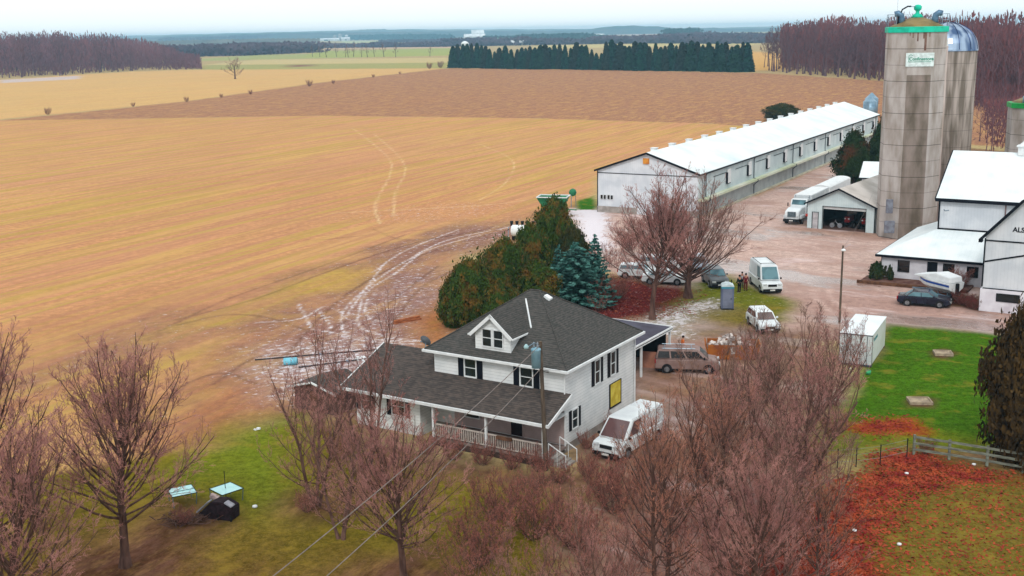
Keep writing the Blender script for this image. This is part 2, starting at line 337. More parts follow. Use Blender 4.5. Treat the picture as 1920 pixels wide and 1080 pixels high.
def ground_nodes():
    t=gm.node_tree; L=t.links.new; b=t.nodes['Principled BSDF']; nn=t.nodes.new
    geo=nn('ShaderNodeNewGeometry'); pos=geo.outputs['Position']
    def attr(n): a=nn('ShaderNodeAttribute'); a.attribute_name=n; return a
    col=attr('zone_color').outputs['Color']
    sa=nn('ShaderNodeSeparateColor'); L(attr('mask_a').outputs['Color'],sa.inputs[0])
    sb=nn('ShaderNodeSeparateColor'); L(attr('mask_b').outputs['Color'],sb.inputs[0])
    rowm,snow,grav=sa.outputs; leaf,grass,clod=sb.outputs
    def noise(scale,detail=3,stretch=None,rot=0,rough=.55):
        n=nn('ShaderNodeTexNoise'); n.inputs['Scale'].default_value=scale; n.inputs['Detail'].default_value=detail; n.inputs['Roughness'].default_value=rough
        mp=nn('ShaderNodeMapping'); mp.vector_type='TEXTURE' if stretch else 'POINT'
        if stretch: mp.inputs['Scale'].default_value=stretch; mp.inputs['Rotation'].default_value=(0,0,rot)
        L(pos,mp.inputs[0]); L(mp.outputs[0],n.inputs[0]); return n.outputs[0]
    def rng(s,a,b_,c=0.,d=1.):
        r=nn('ShaderNodeMapRange'); r.inputs['From Min'].default_value=a; r.inputs['From Max'].default_value=b_; r.inputs['To Min'].default_value=c; r.inputs['To Max'].default_value=d; L(s,r.inputs[0]); return r.outputs[0]
    def math_(op,a,b_):
        m=nn('ShaderNodeMath'); m.operation=op
        for i,v in enumerate((a,b_)):
            if isinstance(v,(int,float)): m.inputs[i].default_value=v
            else: L(v,m.inputs[i])
        return m.outputs[0]
    def mix(f,a,b_,mode='MIX'):
        m=nn('ShaderNodeMix'); m.data_type='RGBA'; m.blend_type=mode
        for i,v in ((0,f),(6,a),(7,b_)):
            if isinstance(v,(int,float)): m.inputs[i].default_value=v
            elif isinstance(v,tuple): m.inputs[i].default_value=v
            else: L(v,m.inputs[i])
        return m.outputs[2]
    a=P(0,590); c_=P(620,420); row_ang=math.atan2(c_.y-a.y,c_.x-a.x)
    big=noise(.02,4); mid=noise(.35,4); fine=noise(2.6,4,rough=.7); vf=noise(9,3,rough=.7)
    # general tone variation
    col=mix(rng(mid,.3,.7,0,.30),col,(.55,.55,.55,1),'MULTIPLY')
    grain=noise(1.3,6,rough=.85); g2=noise(6.,4,rough=.8)
    col=mix(rng(grain,.40,.62,0,.55),col,(.56,.54,.54,1),'MULTIPLY')
    col=mix(rng(g2,.45,.65,0,.45),col,(.6,.58,.58,1),'MULTIPLY')
    col=mix(rng(grain,.56,.44,0,.5),col,(1.3,1.28,1.24,1),'MULTIPLY')
    col=mix(rng(big,.35,.65,0,.25),col,(1.25,1.12,.95,1),'MULTIPLY')
    # stubble rows : yellow green streaks and darker earth streaks along the drilling direction
    st1=noise(.24,4,(14,1,1),row_ang,.6); st2=noise(.9,3,(22,1,1),row_ang,.6); st3=noise(.11,3,(9,1,1),row_ang,.5)
    col=mix(math_('MULTIPLY',rowm,rng(st1,.47,.6,0,.5)),col,s2l((206,172,96)))
    col=mix(math_('MULTIPLY',rowm,rng(st3,.48,.62,0,.45)),col,s2l((200,142,112)))
    col=mix(math_('MULTIPLY',rowm,rng(st2,.47,.6,0,.6)),col,s2l((178,126,98)))
    col=mix(math_('MULTIPLY',rowm,rng(fine,.52,.7,0,.3)),col,s2l((240,196,130)))
    col=mix(math_('MULTIPLY',rowm,rng(noise(.45,3,(40,1,1),row_ang,.6),.5,.6,0,.45)),col,s2l((176,158,70)))
    # brown clods / corn stubble
    cl=noise(.8,5,(2.5,1,1),row_ang,.75)
    col=mix(math_('MULTIPLY',clod,rng(cl,.42,.62,0,.8)),col,s2l((140,98,84)))
    col=mix(math_('MULTIPLY',clod,rng(noise(.33,6,(3,1,1),row_ang,.8),.48,.66,0,.6)),col,s2l((216,172,104)))
    # grass
    col=mix(math_('MULTIPLY',grass,rng(fine,.45,.7,0,.6)),col,(.45,.55,.3,1),'MULTIPLY')
    col=mix(math_('MULTIPLY',grass,rng(noise(.5,4),.54,.7,0,.5)),col,s2l((158,132,52)))
    col=mix(math_('MULTIPLY',grass,rng(vf,.55,.7,0,.3)),col,s2l((170,160,90)))
    # gravel
    gs=noise(.5,5,(5,1,1),R(-38),.65); pud=noise(.10,5,(2,1,1),R(-38),.6)
    col=mix(math_('MULTIPLY',grav,rng(gs,.48,.62,0,.7)),col,s2l((184,150,140)))
    col=mix(math_('MULTIPLY',grav,rng(noise(.16,4),.5,.62,0,.5)),col,s2l((170,136,124)))
    col=mix(math_('MULTIPLY',grav,rng(noise(.3,4,(3,1,1),R(-38)),.58,.7,0,.7)),col,s2l((228,206,204)))
    col=mix(math_('MULTIPLY',grav,rng(vf,.5,.7,0,.35)),col,s2l((146,116,104)))
    # fallen leaves
    lf=noise(3.2,4,rough=.8); lm=math_('GREATER_THAN',math_('ADD',lf,math_('MULTIPLY',leaf,.34)),.66)
    lm=math_('MULTIPLY',lm,math_('GREATER_THAN',leaf,.04))
    lc=mix(rng(noise(1.1,3),.35,.65),s2l((116,28,28)),s2l((170,70,46)))
    col=mix(math_('MULTIPLY',lm,.85),col,lc)
    # thin snow in the hollows
    sn=noise(1.7,6,(1.3,.9,1),R(25),.8); s2=math_('ADD',sn,math_('MULTIPLY',snow,.36))
    sm=rng(s2,.64,.74); sm=math_('MULTIPLY',sm,rng(snow,.02,.1))
    col=mix(math_('MULTIPLY',sm,.86),col,s2l((232,226,232)))
    L(col,b.inputs['Base Color'])
    wet=math_('MULTIPLY',grav,rng(pud,.52,.60,0,1)); L(rng(wet,0,1,.95,.14),b.inputs['Roughness']); pcol=mix(math_('MULTIPLY',wet,.5),col,(.5,.46,.44,1),'MULTIPLY'); L(pcol,b.inputs['Base Color'])
    L(math_('MULTIPLY',wet,.9),b.inputs['Specular IOR Level'])
    bp=nn('ShaderNodeBump'); bp.inputs['Strength'].default_value=.55; bp.inputs['Distance'].default_value=.12
    L(math_('ADD',math_('MULTIPLY',fine,.6),math_('MULTIPLY',cl,.7)),bp.inputs['Height']); L(bp.outputs[0],b.inputs['Normal'])
ground_nodes()
# distant hills
def ridge(D,prof,depth,col,seed,name='hills'):
    xs=np.linspace(prof[0][0],prof[-1][0],260); top=np.interp(xs,[p[0] for p in prof],[p[1] for p in prof])
    V=[];
    for i,(x,yt) in enumerate(zip(xs,top)):
        a=PD(x,yt,D); hx=a.z+1.2*math.sin(i*.9+seed)+random.uniform(-.8,.8); d=Vector((a.x,a.y,0)).normalized()
        for k,(q,h) in enumerate(((-depth,0),(-depth*.45,.5),(-depth*.12,.9),(0,1),(depth*.3,.7),(depth,0))):
            V.append((a.x+d.x*q,a.y+d.y*q,max(-3,hx*h-2*(h==0))))
    n=6; Fr=[(i*n+k,(i+1)*n+k,(i+1)*n+k+1,i*n+k+1) for i in range(len(xs)-1) for k in range(n-1)]
    o=np_mesh(name,V,Fr,col,smooth=True); return tag(o,kind='structure')
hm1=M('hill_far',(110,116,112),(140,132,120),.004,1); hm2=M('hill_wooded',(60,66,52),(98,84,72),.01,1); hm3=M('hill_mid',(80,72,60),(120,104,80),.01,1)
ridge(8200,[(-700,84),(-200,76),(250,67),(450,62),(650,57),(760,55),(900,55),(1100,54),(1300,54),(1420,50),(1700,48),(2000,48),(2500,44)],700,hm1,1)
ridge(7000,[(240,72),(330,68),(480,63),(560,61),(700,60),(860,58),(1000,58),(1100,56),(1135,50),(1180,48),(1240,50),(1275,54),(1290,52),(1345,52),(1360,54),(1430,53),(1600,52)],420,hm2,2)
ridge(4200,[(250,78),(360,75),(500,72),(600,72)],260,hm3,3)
# ================================================================ vegetation
def norm(a): return a/np.maximum(np.linalg.norm(a,axis=-1,keepdims=True),1e-9)
def grow(rs,S,D,Ln,n,jit,trop,grav=0.):
    """S,D start and direction (B,3), Ln lengths (B,), n segments -> points (B,n+1,3)"""
    P_=[S]; d=norm(D)
    for i in range(n):
        P_.append(P_[-1]+d*(Ln/n)[:,None]); d=norm(d+rs.normal(0,jit,d.shape)+np.array([0,0,trop])/n)
    return np.stack(P_,1)
def tubes(P_,r0,r1,k):
    B,n1,_=P_.shape; t=np.linspace(0,1,n1)[None,:]; rad=r0[:,None]*(1-t)+r1[:,None]*t
    d=norm(np.gradient(P_,axis=1)); ref=np.where(np.abs(d[...,2:3])>.9,np.array([1.,0,0]),np.array([0,0,1.]))
    a=norm(np.cross(d,ref)); b=np.cross(d,a); an=np.arange(k)*2*math.pi/k
    V=P_[:,:,None,:]+(a[:,:,None,:]*np.cos(an)[None,None,:,None]+b[:,:,None,:]*np.sin(an)[None,None,:,None])*rad[:,:,None,None]
    idx=np.arange(B*n1*k).reshape(B,n1,k); j=np.roll(idx,-1,2)
    Fq=np.stack([idx[:,:-1],j[:,:-1],j[:,1:],idx[:,1:]],-1).reshape(-1,4)
    return V.reshape(-1,3),Fq
def merge(parts):
    V=[];Fs=[];o=0
    for v,f in parts: V.append(v);Fs.append(f+o);o+=len(v)
    return np.concatenate(V),np.concatenate(Fs)
def at_t(P_,pi,t):
    n=P_.shape[1]-1; f=t*n; i=np.minimum(f.astype(int),n-1); u=(f-i)[:,None]
    a=P_[pi,i];b=P_[pi,i+1]; return a*(1-u)+b*u, norm(b-a)
def bare(seed,Ht=14,r0=.22,clear=.25,up=.9,spread=.45,nums=(22,8,7,4),tw=.008,jit=.12,stems=1,vase=0.,multi=0.,sub=2,lead=.56,tapl=.12):
    rs=np.random.RandomState(seed)
    if stems>1:
        an=np.arange(stems)*2*math.pi/stems+rs.rand(stems)*.8; S=np.stack([np.cos(an)*multi*.2,np.sin(an)*multi*.2,np.zeros(stems)],1)
        D=np.stack([np.cos(an)*vase,np.sin(an)*vase,np.ones(stems)],1); Ln=np.full(stems,Ht*.85)*rs.uniform(.8,1.05,stems)
    else: S=np.zeros((1,3));D=np.array([[rs.normal(0,.03),rs.normal(0,.03),1.]]);Ln=np.array([Ht*lead])
    S=S-np.array([0,0,.1])
    T=grow(rs,S,D,Ln,12,.045,.15); R0=np.full(len(S),r0); R1=R0*(.12 if lead>.7 else .45)
    trunk=[tubes(T,R0,R1,8)]; crown=[]
    # root flare
    fl=grow(rs,S,D,np.full(len(S),Ht*.06),2,.0,0.); trunk.append(tubes(fl,R0*1.5,R0*.98,8))
    prev=T; prevL=Ln; prevR0=R0; prevR1=R1
    cfg=[(nums[0],clear,.98,up,.5),(nums[1],.22,.97,.45,.5),(nums[2],.15,1,.3,.5),(nums[3],.1,1,.2,.6)]
    for l,(k,ta,tb,trop,rk) in enumerate(cfg):
        B=len(prev); pi=np.repeat(np.arange(B),k); t=rs.uniform(ta,tb,B*k)
        if l==0: t=np.tile(np.linspace(ta,tb,k),B)+rs.normal(0,.015,B*k); t=np.clip(t,ta,.99)
        s,d=at_t(prev,pi,t)
        if l==0: az=np.arange(B*k)*2.4+rs.normal(0,.4,B*k); out=np.stack([np.cos(az),np.sin(az),np.zeros_like(az)],1)
        else: out=norm(np.cross(d,rs.normal(0,1,d.shape)))
        pr=prevR0[pi]*(1-t)+prevR1[pi]*t
        if l==0:
            f=(t-ta)/(1-ta+1e-9); ln=Ht*spread*(1.0-tapl*f**1.3)*rs.uniform(.75,1.12,len(t)); D2=out*(1.05-.72*f)[:,None]+np.array([0,0,1.])*(.42+up*.75*f)[:,None]
            rr=np.minimum(pr*.5,ln*.0095+.008); n=8; j=jit*.8
        else:
            ln=prevL[pi]*(1-t*.55)*(.42 if l==1 else .46)*rs.uniform(.6,1.15,len(t)); D2=d*.95+out*.85+np.array([0,0,.25]); rr=pr*(.34 if l==1 else .42); n=(5,3,2)[l-1]; j=jit
        if l==3: rr=np.full(len(t),tw); 
        rr=np.maximum(rr,tw*(1.15 if l<3 else 1)); r1=np.maximum(rr*.25,tw*.7)
        Pn=grow(rs,s,D2,ln,n,j,trop)
        (trunk if l<sub else crown).append(tubes(Pn,rr,r1,(6,4,3,3)[l]))
        prev,prevL,prevR0,prevR1=Pn,ln,rr,r1
    return merge(trunk),merge(crown)
bark=M('bark',(92,66,58),(128,98,88),1.2,.95,stretch=(3,3,.6),bump=.5)
bark_d=M('bark_dark',(78,56,50),(112,84,74),1.2,.95,stretch=(3,3,.6),bump=.5)
twig=M('twigs',(204,148,138),(160,110,106),.35,.95)
twig_r=M('twigs_reddish',(204,132,118),(158,98,88),.35,.95)
twig_g=M('twigs_grey',(186,142,130),(146,108,98),.3,.95)
def bare_tree(name,label,cat,loc,rz,geo,mats,group=None,scale=1.):
    t=thing(name,label,cat,loc,rz,group); t.scale=(scale,)*3 if not hasattr(scale,'__len__') else scale
    np_mesh('trunk',geo[0][0],geo[0][1],mats[0],t,True); np_mesh('crown',geo[1][0],geo[1][1],mats[1],t)
    return t
gA=bare(11,13,.24,.34,.9,.50,(46,12,8,5),.0075)
gB=bare(23,13.5,.27,.34,.8,.52,(44,12,8,5),.0075)
gC=bare(31,12,.14,.12,1.,.38,(20,9,6,4),.007,stems=3,vase=.28,multi=1.2)
gD=bare(41,14.3,.27,.36,.9,.44,(50,12,8,4),.010)
gE=bare(57,10,.10,.1,1.1,.36,(15,9,6,4),.007,stems=6,vase=.42,multi=1.6)
gS=bare(61,2.6,.022,.06,.9,.5,(12,8,5,3),.006,stems=9,vase=.7,multi=.9)
FT='bare trees round the farmhouse'
tA=bare_tree('bare_tree','leafless maple standing alone on the left lawn, its dark trunk left of the glass tables','tree',P(235,1062),.4,gA,(bark_d,twig),FT)
def cp_tree(src,px,py,rz,sc,label,group=FT,loc=None):
    return dup(src,P(px,py) if loc is None else loc,rz,label,group,sc)
cp_tree(tA,-60,1120,2.1,1.05,'leafless tree cut by the left edge of the picture with reddish twigs')
cp_tree(tA,20,1230,1.,.9,'leafless tree at the bottom left corner in front of the lone lawn maple')
t2=bare_tree('bare_tree','slim leafless tree on the lawn between the lone maple and the porch','tree',P(592,948),1.2,gC,(bark,twig),FT,.78)
t3=bare_tree('bare_tree','tall leafless tree with a dark trunk in front of the left end of the porch','tree',P(757,1092),2.,gB,(bark_d,twig),FT,.70)
cp_tree(t2,690,880,.5,(.75,.75,.8),'small leafless tree close to the lower left wing of the farmhouse')
cp_tree(t2,640,1010,2.7,.62,'young leafless tree between the slim lawn tree and the dark trunk by the porch')
t5=bare_tree('bare_tree','straight dark trunked leafless maple rising behind the farmhouse above red leaf litter','tree',P(1223,598),2.6,gD,(bark_d,twig),'two big maples beside the parked cars',1.02)
gD2=bare(47,13.6,.42,.35,.6,.66,(40,12,8,4),.010,jit=.1,lead=.34)
t6=bare_tree('bare_tree','broad leafless maple with wide fan of limbs beside the grey SUV','tree',P(1290,558),.9,gD2,(bark_d,twig_g),'two big maples beside the parked cars',(.92,.92,.98))
# the dense thicket of young trees right of the farmhouse
t7=bare_tree('bare_tree','many stemmed leafless tree in front of the white shipping container','tree',P(1425,960),.3,gE,(bark,twig),FT,.86)
gE2=bare(158,9.5,.12,.15,1.,.42,(16,9,6,4),.007,stems=4,vase=.5,multi=1.4)
twig_b=M('twigs_grey_brown',(176,142,124),(130,100,88),.35,.95)
twig_o=M('twigs_rust',(206,140,118),(150,104,84),.35,.95)
t8=bare_tree('bare_tree','grey brown leafless clump standing between the shipping container and the minivan','tree',P(1488,838),2.2,gE2,(bark,twig_b),FT,.88)
gC2=bare(131,12,.17,.22,.9,.44,(26,9,6,4),.007,stems=2,vase=.22,multi=1.)
t9=bare_tree('bare_tree','rust tinted leafless tree in the thicket below the beige minivan','tree',P(1330,1030),1.4,gC2,(bark_d,twig_o),FT,.7)
RT=[(1560,760,.9,.62,t7,'thin leafless clump just left of the white shipping container'),
 (1365,850,4.2,.74,t8,'leafless clump in the drive between the minivan and the many stemmed tree'),
 (1500,930,5.1,.92,t7,'tall leafless clump between the many stemmed tree and the wire fence'),
 (1240,1140,.2,.75,t9,'many stemmed leafless tree at the bottom edge below the white cargo van'),
 (1400,1200,2.9,.68,t3,'large leafless tree at the bottom edge right of the centre, crown filling the thicket'),
 (1110,1190,1.9,.5,t2,'leafless tree at the bottom edge in front of the porch steps'),
 (980,1180,.8,.42,t7,'low reddish leafless clump at the bottom edge below the utility pole'),
 (1330,900,2.5,.50,t7,'leafless clump right of the white cargo van'),
 (1540,1150,.1,.55,t9,'leafless tree at the left border of the red leaf litter'),
 (1470,1080,1.1,.74,t8,'leafless clump beside the red leaf litter in the lower right'),
 (1250,980,3.3,.5,t2,'slender leafless tree directly below the white cargo van'),
 (1205,915,1.3,.36,t8,'small grey brown clump veiling the front of the white cargo van'),
 (1440,730,3.9,.5,t8,'leafless clump in front of the white estate car on the drive'),
 (1385,810,.9,.5,t2,'slender leafless tree below the orange skip')]
for x,y,rz,sc,src,lab in RT: cp_tree(src,x,y,rz,sc,lab)
# shrubs
sh=bare_tree('leafless_shrub','reddish twiggy shrub below the porch railing, nearest the utility pole','shrub',P(1050,905),.3,gS,(bark,twig_r),'twiggy shrubs round the farmhouse',.55)
SH=[(1010,884,.9,.62,'brown twiggy shrub against the porch deck beside the utility pole'),(960,880,.9,.55,'brown twiggy shrub under the middle of the porch railing'),
 (905,872,2.8,.6,'brown twiggy shrub under the middle porch post'),(850,862,.4,.6,'brown twiggy shrub under the left half of the porch railing'),
 (800,852,1.5,.6,'brown twiggy shrub at the left end of the porch railing'),(1100,895,1.7,.5,'twiggy shrub between the porch steps and the white cargo van'),
 (1100,842,.7,.45,'small twiggy shrub against the side wall of the farmhouse'),(1135,802,.2,.45,'small twiggy shrub by the side wall below the yellow panel'),
 (930,975,.9,1.0,'reddish twiggy shrub in the lawn below the porch, left one of the big pair'),(1000,1010,2.2,1.1,'large reddish twiggy shrub below the utility pole'),
 (1080,1030,.1,1.1,'large reddish twiggy shrub below the porch steps'),(900,1060,1.4,1.2,'reddish twiggy shrub near the bottom edge right of the dark trunk'),
 (1150,960,2.,1.2,'twiggy shrub below the front of the white cargo van'),(700,920,3.,.8,'twiggy shrub on the lawn below the wing of the farmhouse'),
 (640,860,.5,.8,'twiggy shrub beside the left corner of the farmhouse wing'),(345,985,1.4,.42,'low brown brush heap beside the black garden sofa'),
 (575,960,2.3,.5,'low twiggy suckers at the foot of the slim lawn tree'),(1130,570,.6,1.,'twiggy shrub under the blue spruces'),
 (1160,560,1.6,.9,'twiggy shrub between the blue spruces and the straight maple'),(1180,470,2.6,1.,'twiggy bush between the spruces and the gravel yard'),
 (1560,820,.3,.8,'twiggy shrub below the shipping container on the edge of the lawn'),(1500,890,1.2,.9,'twiggy shrub near the fence posts by the red leaves'),
 (1735,850,.2,.4,'small dark shrub at the left end of the wooden fence'),(1800,540,.9,.8,'thin leafless shrub against the white lean-to behind the boat'),
 (1690,515,.2,.5,'low brown shrub in the bed by the lean-to wall')]
for x,y,rz,sc,lab in SH: dup(sh,P(x,y),rz,lab,'twiggy shrubs round the farmhouse',sc)
redtwig=M('twigs_crimson',(150,56,56),(110,58,50),.6,.95)
gT=bare(67,3.3,.02,.05,.9,.5,(8,6,5,2),.0065,stems=9,vase=.6,multi=2.6)
pk=bare_tree('leafless_shrub','pinkish thicket on the lawn directly below the utility pole','shrub',P(1040,1000),.3,gT,(bark,twig_r),'loose pinkish thickets on the lower lawn',.95)
for x,y,rz,sc,lab in [(940,1010,1,.9,'pinkish thicket on the lawn between the dark trunk and the utility pole'),(890,1100,2,.95,'pinkish thicket at the bottom edge right of the dark trunk'),
  (1050,1110,4,1.,'pinkish thicket at the bottom edge below the porch steps'),(1190,950,.7,.8,'pinkish thicket just below the front of the white cargo van'),(1230,1060,1.7,1.,'pinkish thicket near the bottom edge below the white cargo van'),
  (1390,1100,3.6,1.05,'pinkish thicket at the foot of the many stemmed tree'),(1520,910,1.3,.7,'pinkish thicket by the wire fence'),
  (1130,925,.3,.75,'pinkish thicket between the porch steps and the front of the cargo van'),(1245,880,1.3,.7,'pinkish thicket right beside the cargo van'),(1290,1000,2.9,.95,'pinkish thicket left of the many stemmed tree'),(980,940,3.9,.75,'pinkish thicket below the middle of the porch railing'),(1480,1010,.9,.95,'pinkish thicket right of the many stemmed tree'),(1340,800,1.9,.7,'pinkish thicket in front of the beige minivan'),(1150,1110,5.5,1.,'pinkish thicket at the bottom edge in the middle'),(1420,760,4.6,.7,'pinkish thicket left of the shipping container'),(1320,1120,.6,1.05,'pinkish thicket at the bottom edge right of the middle'),
  (1330,900,2.4,.8,'pinkish thicket in the brown drive below the beige minivan'),(1450,850,5.2,.75,'pinkish thicket between the minivan and the stone covers'),
  (1120,585,1.4,.5,'pinkish thicket in the leaf litter behind the house ridge'),(1150,500,2.4,.9,'pinkish thicket left of the parked white cars'),(1170,455,3.4,1.,'pinkish thicket below the poultry barn gable')]:
    dup(pk,P(x,y),rz,lab,'loose pinkish thickets on the lower lawn',sc)
rb=bare_tree('leafless_shrub','dark red shrub in the bed behind the bow of the boat','shrub',P(1805,572),.3,gS,(bark,redtwig),'dark red shrubs by the lean-to',(.8,.8,.5))
dup(rb,P(1690,522),1.,'dark red shrub under the second window of the lean-to','dark red shrubs by the lean-to',(.6,.6,.5)); dup(rb,P(1825,580),2.,'dark red shrub against the gambrel barn base','dark red shrubs by the lean-to',(.6,.6,.45)); dup(rb,P(1786,560),3.,'dark red shrub in the middle of the bed beside the boat','dark red shrubs by the lean-to',(.7,.7,.45))
# ---- mid distance single trees
gL=bare(71,15,.5,.22,.5,.62,(16,6,5,3),.045,sub=2)
lone=bare_tree('bare_tree','lone spreading leafless tree standing in the far golden field','tree',P(441,148),1.,gL,(bark_d,twig_g),None,(1.05,1.05,.9))
gF=bare(81,13.5,.32,.3,.8,.36,(12,5,4,2),.06,lead=.84,tapl=.62)
x0=[586,600,612,631,648,653,663,678,689,702,720,742,806]
ft=None
for i,x in enumerate(x0):
    g=P(x,106+ (i%3)*.6); lab='distant leafless tree in the row beyond the far green field, number %d from the left'%(i+1)
    nth=['leftmost','second','third','fourth','fifth','sixth','seventh','eighth','ninth','tenth','eleventh','twelfth','thirteenth'][i]
    lab='distant leafless tree, %s from the left in the row across the pale green fields'%nth
    s=random.uniform(.8,1.25)*(1.15 if x<740 else 1)
    if ft is None: ft=bare_tree('bare_tree',lab,'tree',g,0,gF,(bark_d,twig_g),'row of distant trees across the fields',s)
    else: dup(ft,g,random.uniform(0,6),lab,None,s)
# small bushes on the field boundary
for i,(x,y,s) in enumerate([(350,191,1.),(580,162,1.6),(625,157,1.),(90,215,1.2),(250,200,.8),(470,177,1.),(415,183,.8),(700,145,.9),(805,129,2.2),(826,127,2.4),(750,139,.8)]):
    nm=['leftmost','second','third','fourth','fifth','sixth','seventh','eighth','ninth','tenth','rightmost']
    order=sorted([350,580,625,90,250,470,415,700,805,826,750]).index(x)
    dup(sh,P(x,y),i,'scrubby bush on the boundary of the brown field, %s along it'%nm[order],'bushes on the far field boundary',s*.8)

# ---- evergreens
def leafcloud(rs,C,Nn,size,flat=.0):
    """quads centred at C with facing directions Nn (jittered) -> V,F"""
    n=len(C); a=norm(np.cross(Nn+rs.normal(0,.6,(n,3)),rs.normal(0,1,(n,3)))); b=norm(np.cross(Nn+rs.normal(0,.5,(n,3)),a))
    s=size*rs.uniform(.6,1.4,(n,1)); a=a*s; b=b*s*rs.uniform(.45,.9,(n,1))
    V=np.stack([C-a-b,C+a-b*.4,C+a*.7+b,C-a*.6+b*.8],1).reshape(-1,3)
    return V,np.arange(n*4).reshape(-1,4)
def cedar(seed,h,r,n,size,lobes=26,taper=1.6):
    rs=np.random.RandomState(seed); prof=lambda z:np.clip(1-z**(taper*1.7),0,1)**.62*np.clip(.62+z*1.1,0,1)
    K=n//62; z=rs.rand(K)**.85; th=rs.rand(K)*2*math.pi
    la=rs.rand(lobes)*2*math.pi; lz=rs.rand(lobes); bump=np.zeros(K)
    for a,zz in zip(la,lz): dt=np.abs((th-a+math.pi)%(2*math.pi)-math.pi); bump=np.maximum(bump,np.exp(-(dt/.40)**2-((z-zz)/.11)**2))
    rad=r*.88*prof(z)*(.64+.44*bump)*rs.uniform(.74,1.16,K)
    P0=np.stack([rad*np.cos(th),rad*np.sin(th),.2+z*h*.95],1); k=rs.randint(0,K,n); sg=(.062*r)*rs.uniform(.6,1.3,K)
    C=P0[k]+rs.normal(0,1,(n,3))*np.stack([sg[k],sg[k],sg[k]*2.3],1); tip=rs.rand(n)<.5; C[tip,:2]+=P0[k][tip,:2]*.06
    inn=rs.rand(n)<.16; C[inn,:2]*=.6; C[:,2]=np.maximum(C[:,2],.05)
    Nn=np.stack([np.cos(th[k]),np.sin(th[k]),np.full(n,.35)],1); V,Fq=leafcloud(rs,C,Nn,size)
    V=V.reshape(-1,4,3); c=V.mean(1,keepdims=True); V=((V-c)*np.array([.8,.8,1.5])+c).reshape(-1,3); return V,Fq
def spruce(seed,h,r,tiers,per,size,droop=.15,tip=.12,dens=46):
    rs=np.random.RandomState(seed); Cs=[];Ns=[];br=[]
    for t in range(tiers):
        f=t/(tiers-1); z=.5+f*(h-.7); L0=r*(1-f)**.85+.12; k=max(4,int(per*(1-f*.5)))
        for j in range(k):
            az=2*math.pi*(j+rs.rand()*.7)/k+t; L1=L0*rs.uniform(.78,1.1); m=max(5,int(dens*L1/r))
            u=rs.rand(m)**.7; zz=z-droop*L1*u+tip*L1*u*u*1.6; w=.30*L1*(1-u*.6)*rs.uniform(-1,1,m)
            Cs.append(np.stack([np.cos(az)*u*L1-np.sin(az)*w*.5,np.sin(az)*u*L1+np.cos(az)*w*.5,zz+rs.normal(0,.05,m)],1))
            Ns.append(np.tile([[.0,.0,1.]],(m,1))); br.append([(0,0,z),(math.cos(az)*L1*.9,math.sin(az)*L1*.9,z-droop*L1*.8)])
    C=np.concatenate(Cs);Nn=np.concatenate(Ns); V,Fq=leafcloud(rs,C,Nn,size)
    B=np.array(br); tb=tubes(B,np.full(len(B),.03*h/10),np.full(len(B),.008),3)
    return (V,Fq),tb
ced=M('cedar_foliage',(56,78,28),(124,88,36),.9,.9,detail=6,lo=.48,hi=.68)
ced2=M('cedar_foliage_brown',(86,66,34),(60,52,30),1.3,.9,detail=4)
ced3=M('cedar_foliage_green',(40,58,30),(70,66,32),.8,.9,detail=5)
ced4=M('cedar_foliage_dark_brown',(54,42,24),(80,60,28),2.2,.9,detail=5)
spr=M('blue_spruce_foliage',(40,92,82),(92,140,132),1.8,.9,detail=4)
spr_d=M('dark_conifer_foliage',(18,52,48),(34,68,50),.5,.9,detail=4)
def evergreen(name,label,cat,loc,rz,geo,mat,trunk_h,tr,group=None,scale=1.,branches=None):
    t=thing(name,label,cat,loc,rz,group); t.scale=(scale,)*3 if not hasattr(scale,'__len__') else scale
    V,Fq=geo; np_mesh('crown',V,Fq,mat,t)
    b=MB().tube([(0,0,-.1),(.03,0,trunk_h*.5),(0,0,trunk_h)],tr,7,r2=tr*.25)
    o=b.build('trunk',bark_d,t)
    if branches is not None:
        me=o.data; q=merge([(np.array(b.v),np.array([f for f in b.f if len(f)==4])),branches]); bpy.data.objects.remove(o); np_mesh('trunk',q[0],q[1],bark_d,t)
    return t
gc1=cedar(5,7.2,2.6,26000,.10,34,2.2); gc2=cedar(9,6.2,2.8,26000,.10,36,2.6)
CG='cedars behind the farmhouse'
c1=evergreen('cedar_tree','tallest brown green cedar of the clump, standing in front of the green grain cart','tree',P(1040,520),.2,gc1,ced,6.5,.18,CG,(1.05,1.05,1.13))
c2=evergreen('cedar_tree','leftmost brown green cedar of the clump, at the edge of the muddy field','tree',P(885,612),1.1,gc2,ced,6,.18,CG,(.95,.95,.92))
dup(c2,P(945,585),2.4,'rounded brown green cedar, second from the left in the clump behind the farmhouse',CG,(1.02,1.02,1.04))
dup(c1,P(995,560),3.1,'olive cedar in the middle of the clump behind the farmhouse',CG,(.9,.9,.98))
dup(c2,P(850,612),.6,'small ragged cedar at the left foot of the clump behind the farmhouse',CG,(.5,.5,.66))
dup(c1,P(1010,600),4.,'cedar just behind the ridge of the farmhouse roof',CG,(.9,.9,.72))
dup(c2,P(940,622),5.,'cedar peeping over the left slope of the farmhouse roof',CG,(.8,.8,.66))
c5=evergreen('cedar_tree','dark green cedar in the back of the clump beside the tallest one','tree',P(1075,545),.9,gc1,ced3,6,.18,CG,(.8,.8,.86))
gs1,gb1=spruce(3,7.4,2.5,17,11,.16,dens=60)
s1=evergreen('blue_spruce','wide blue green spruce behind the farmhouse ridge','tree',P(1080,572),.5,gs1,spr,6.8,.16,'blue spruces behind the farmhouse',(1.6,1.6,.84),gb1)
dup(s1,P(1116,556),2.2,'narrow dark tipped blue spruce at the right end of the evergreen clump','blue spruces behind the farmhouse',(.85,.85,.86))
dup(s1,P(1048,560),4.2,'small blue spruce half hidden between the cedars and the wide spruce','blue spruces behind the farmhouse',(.7,.7,.74))
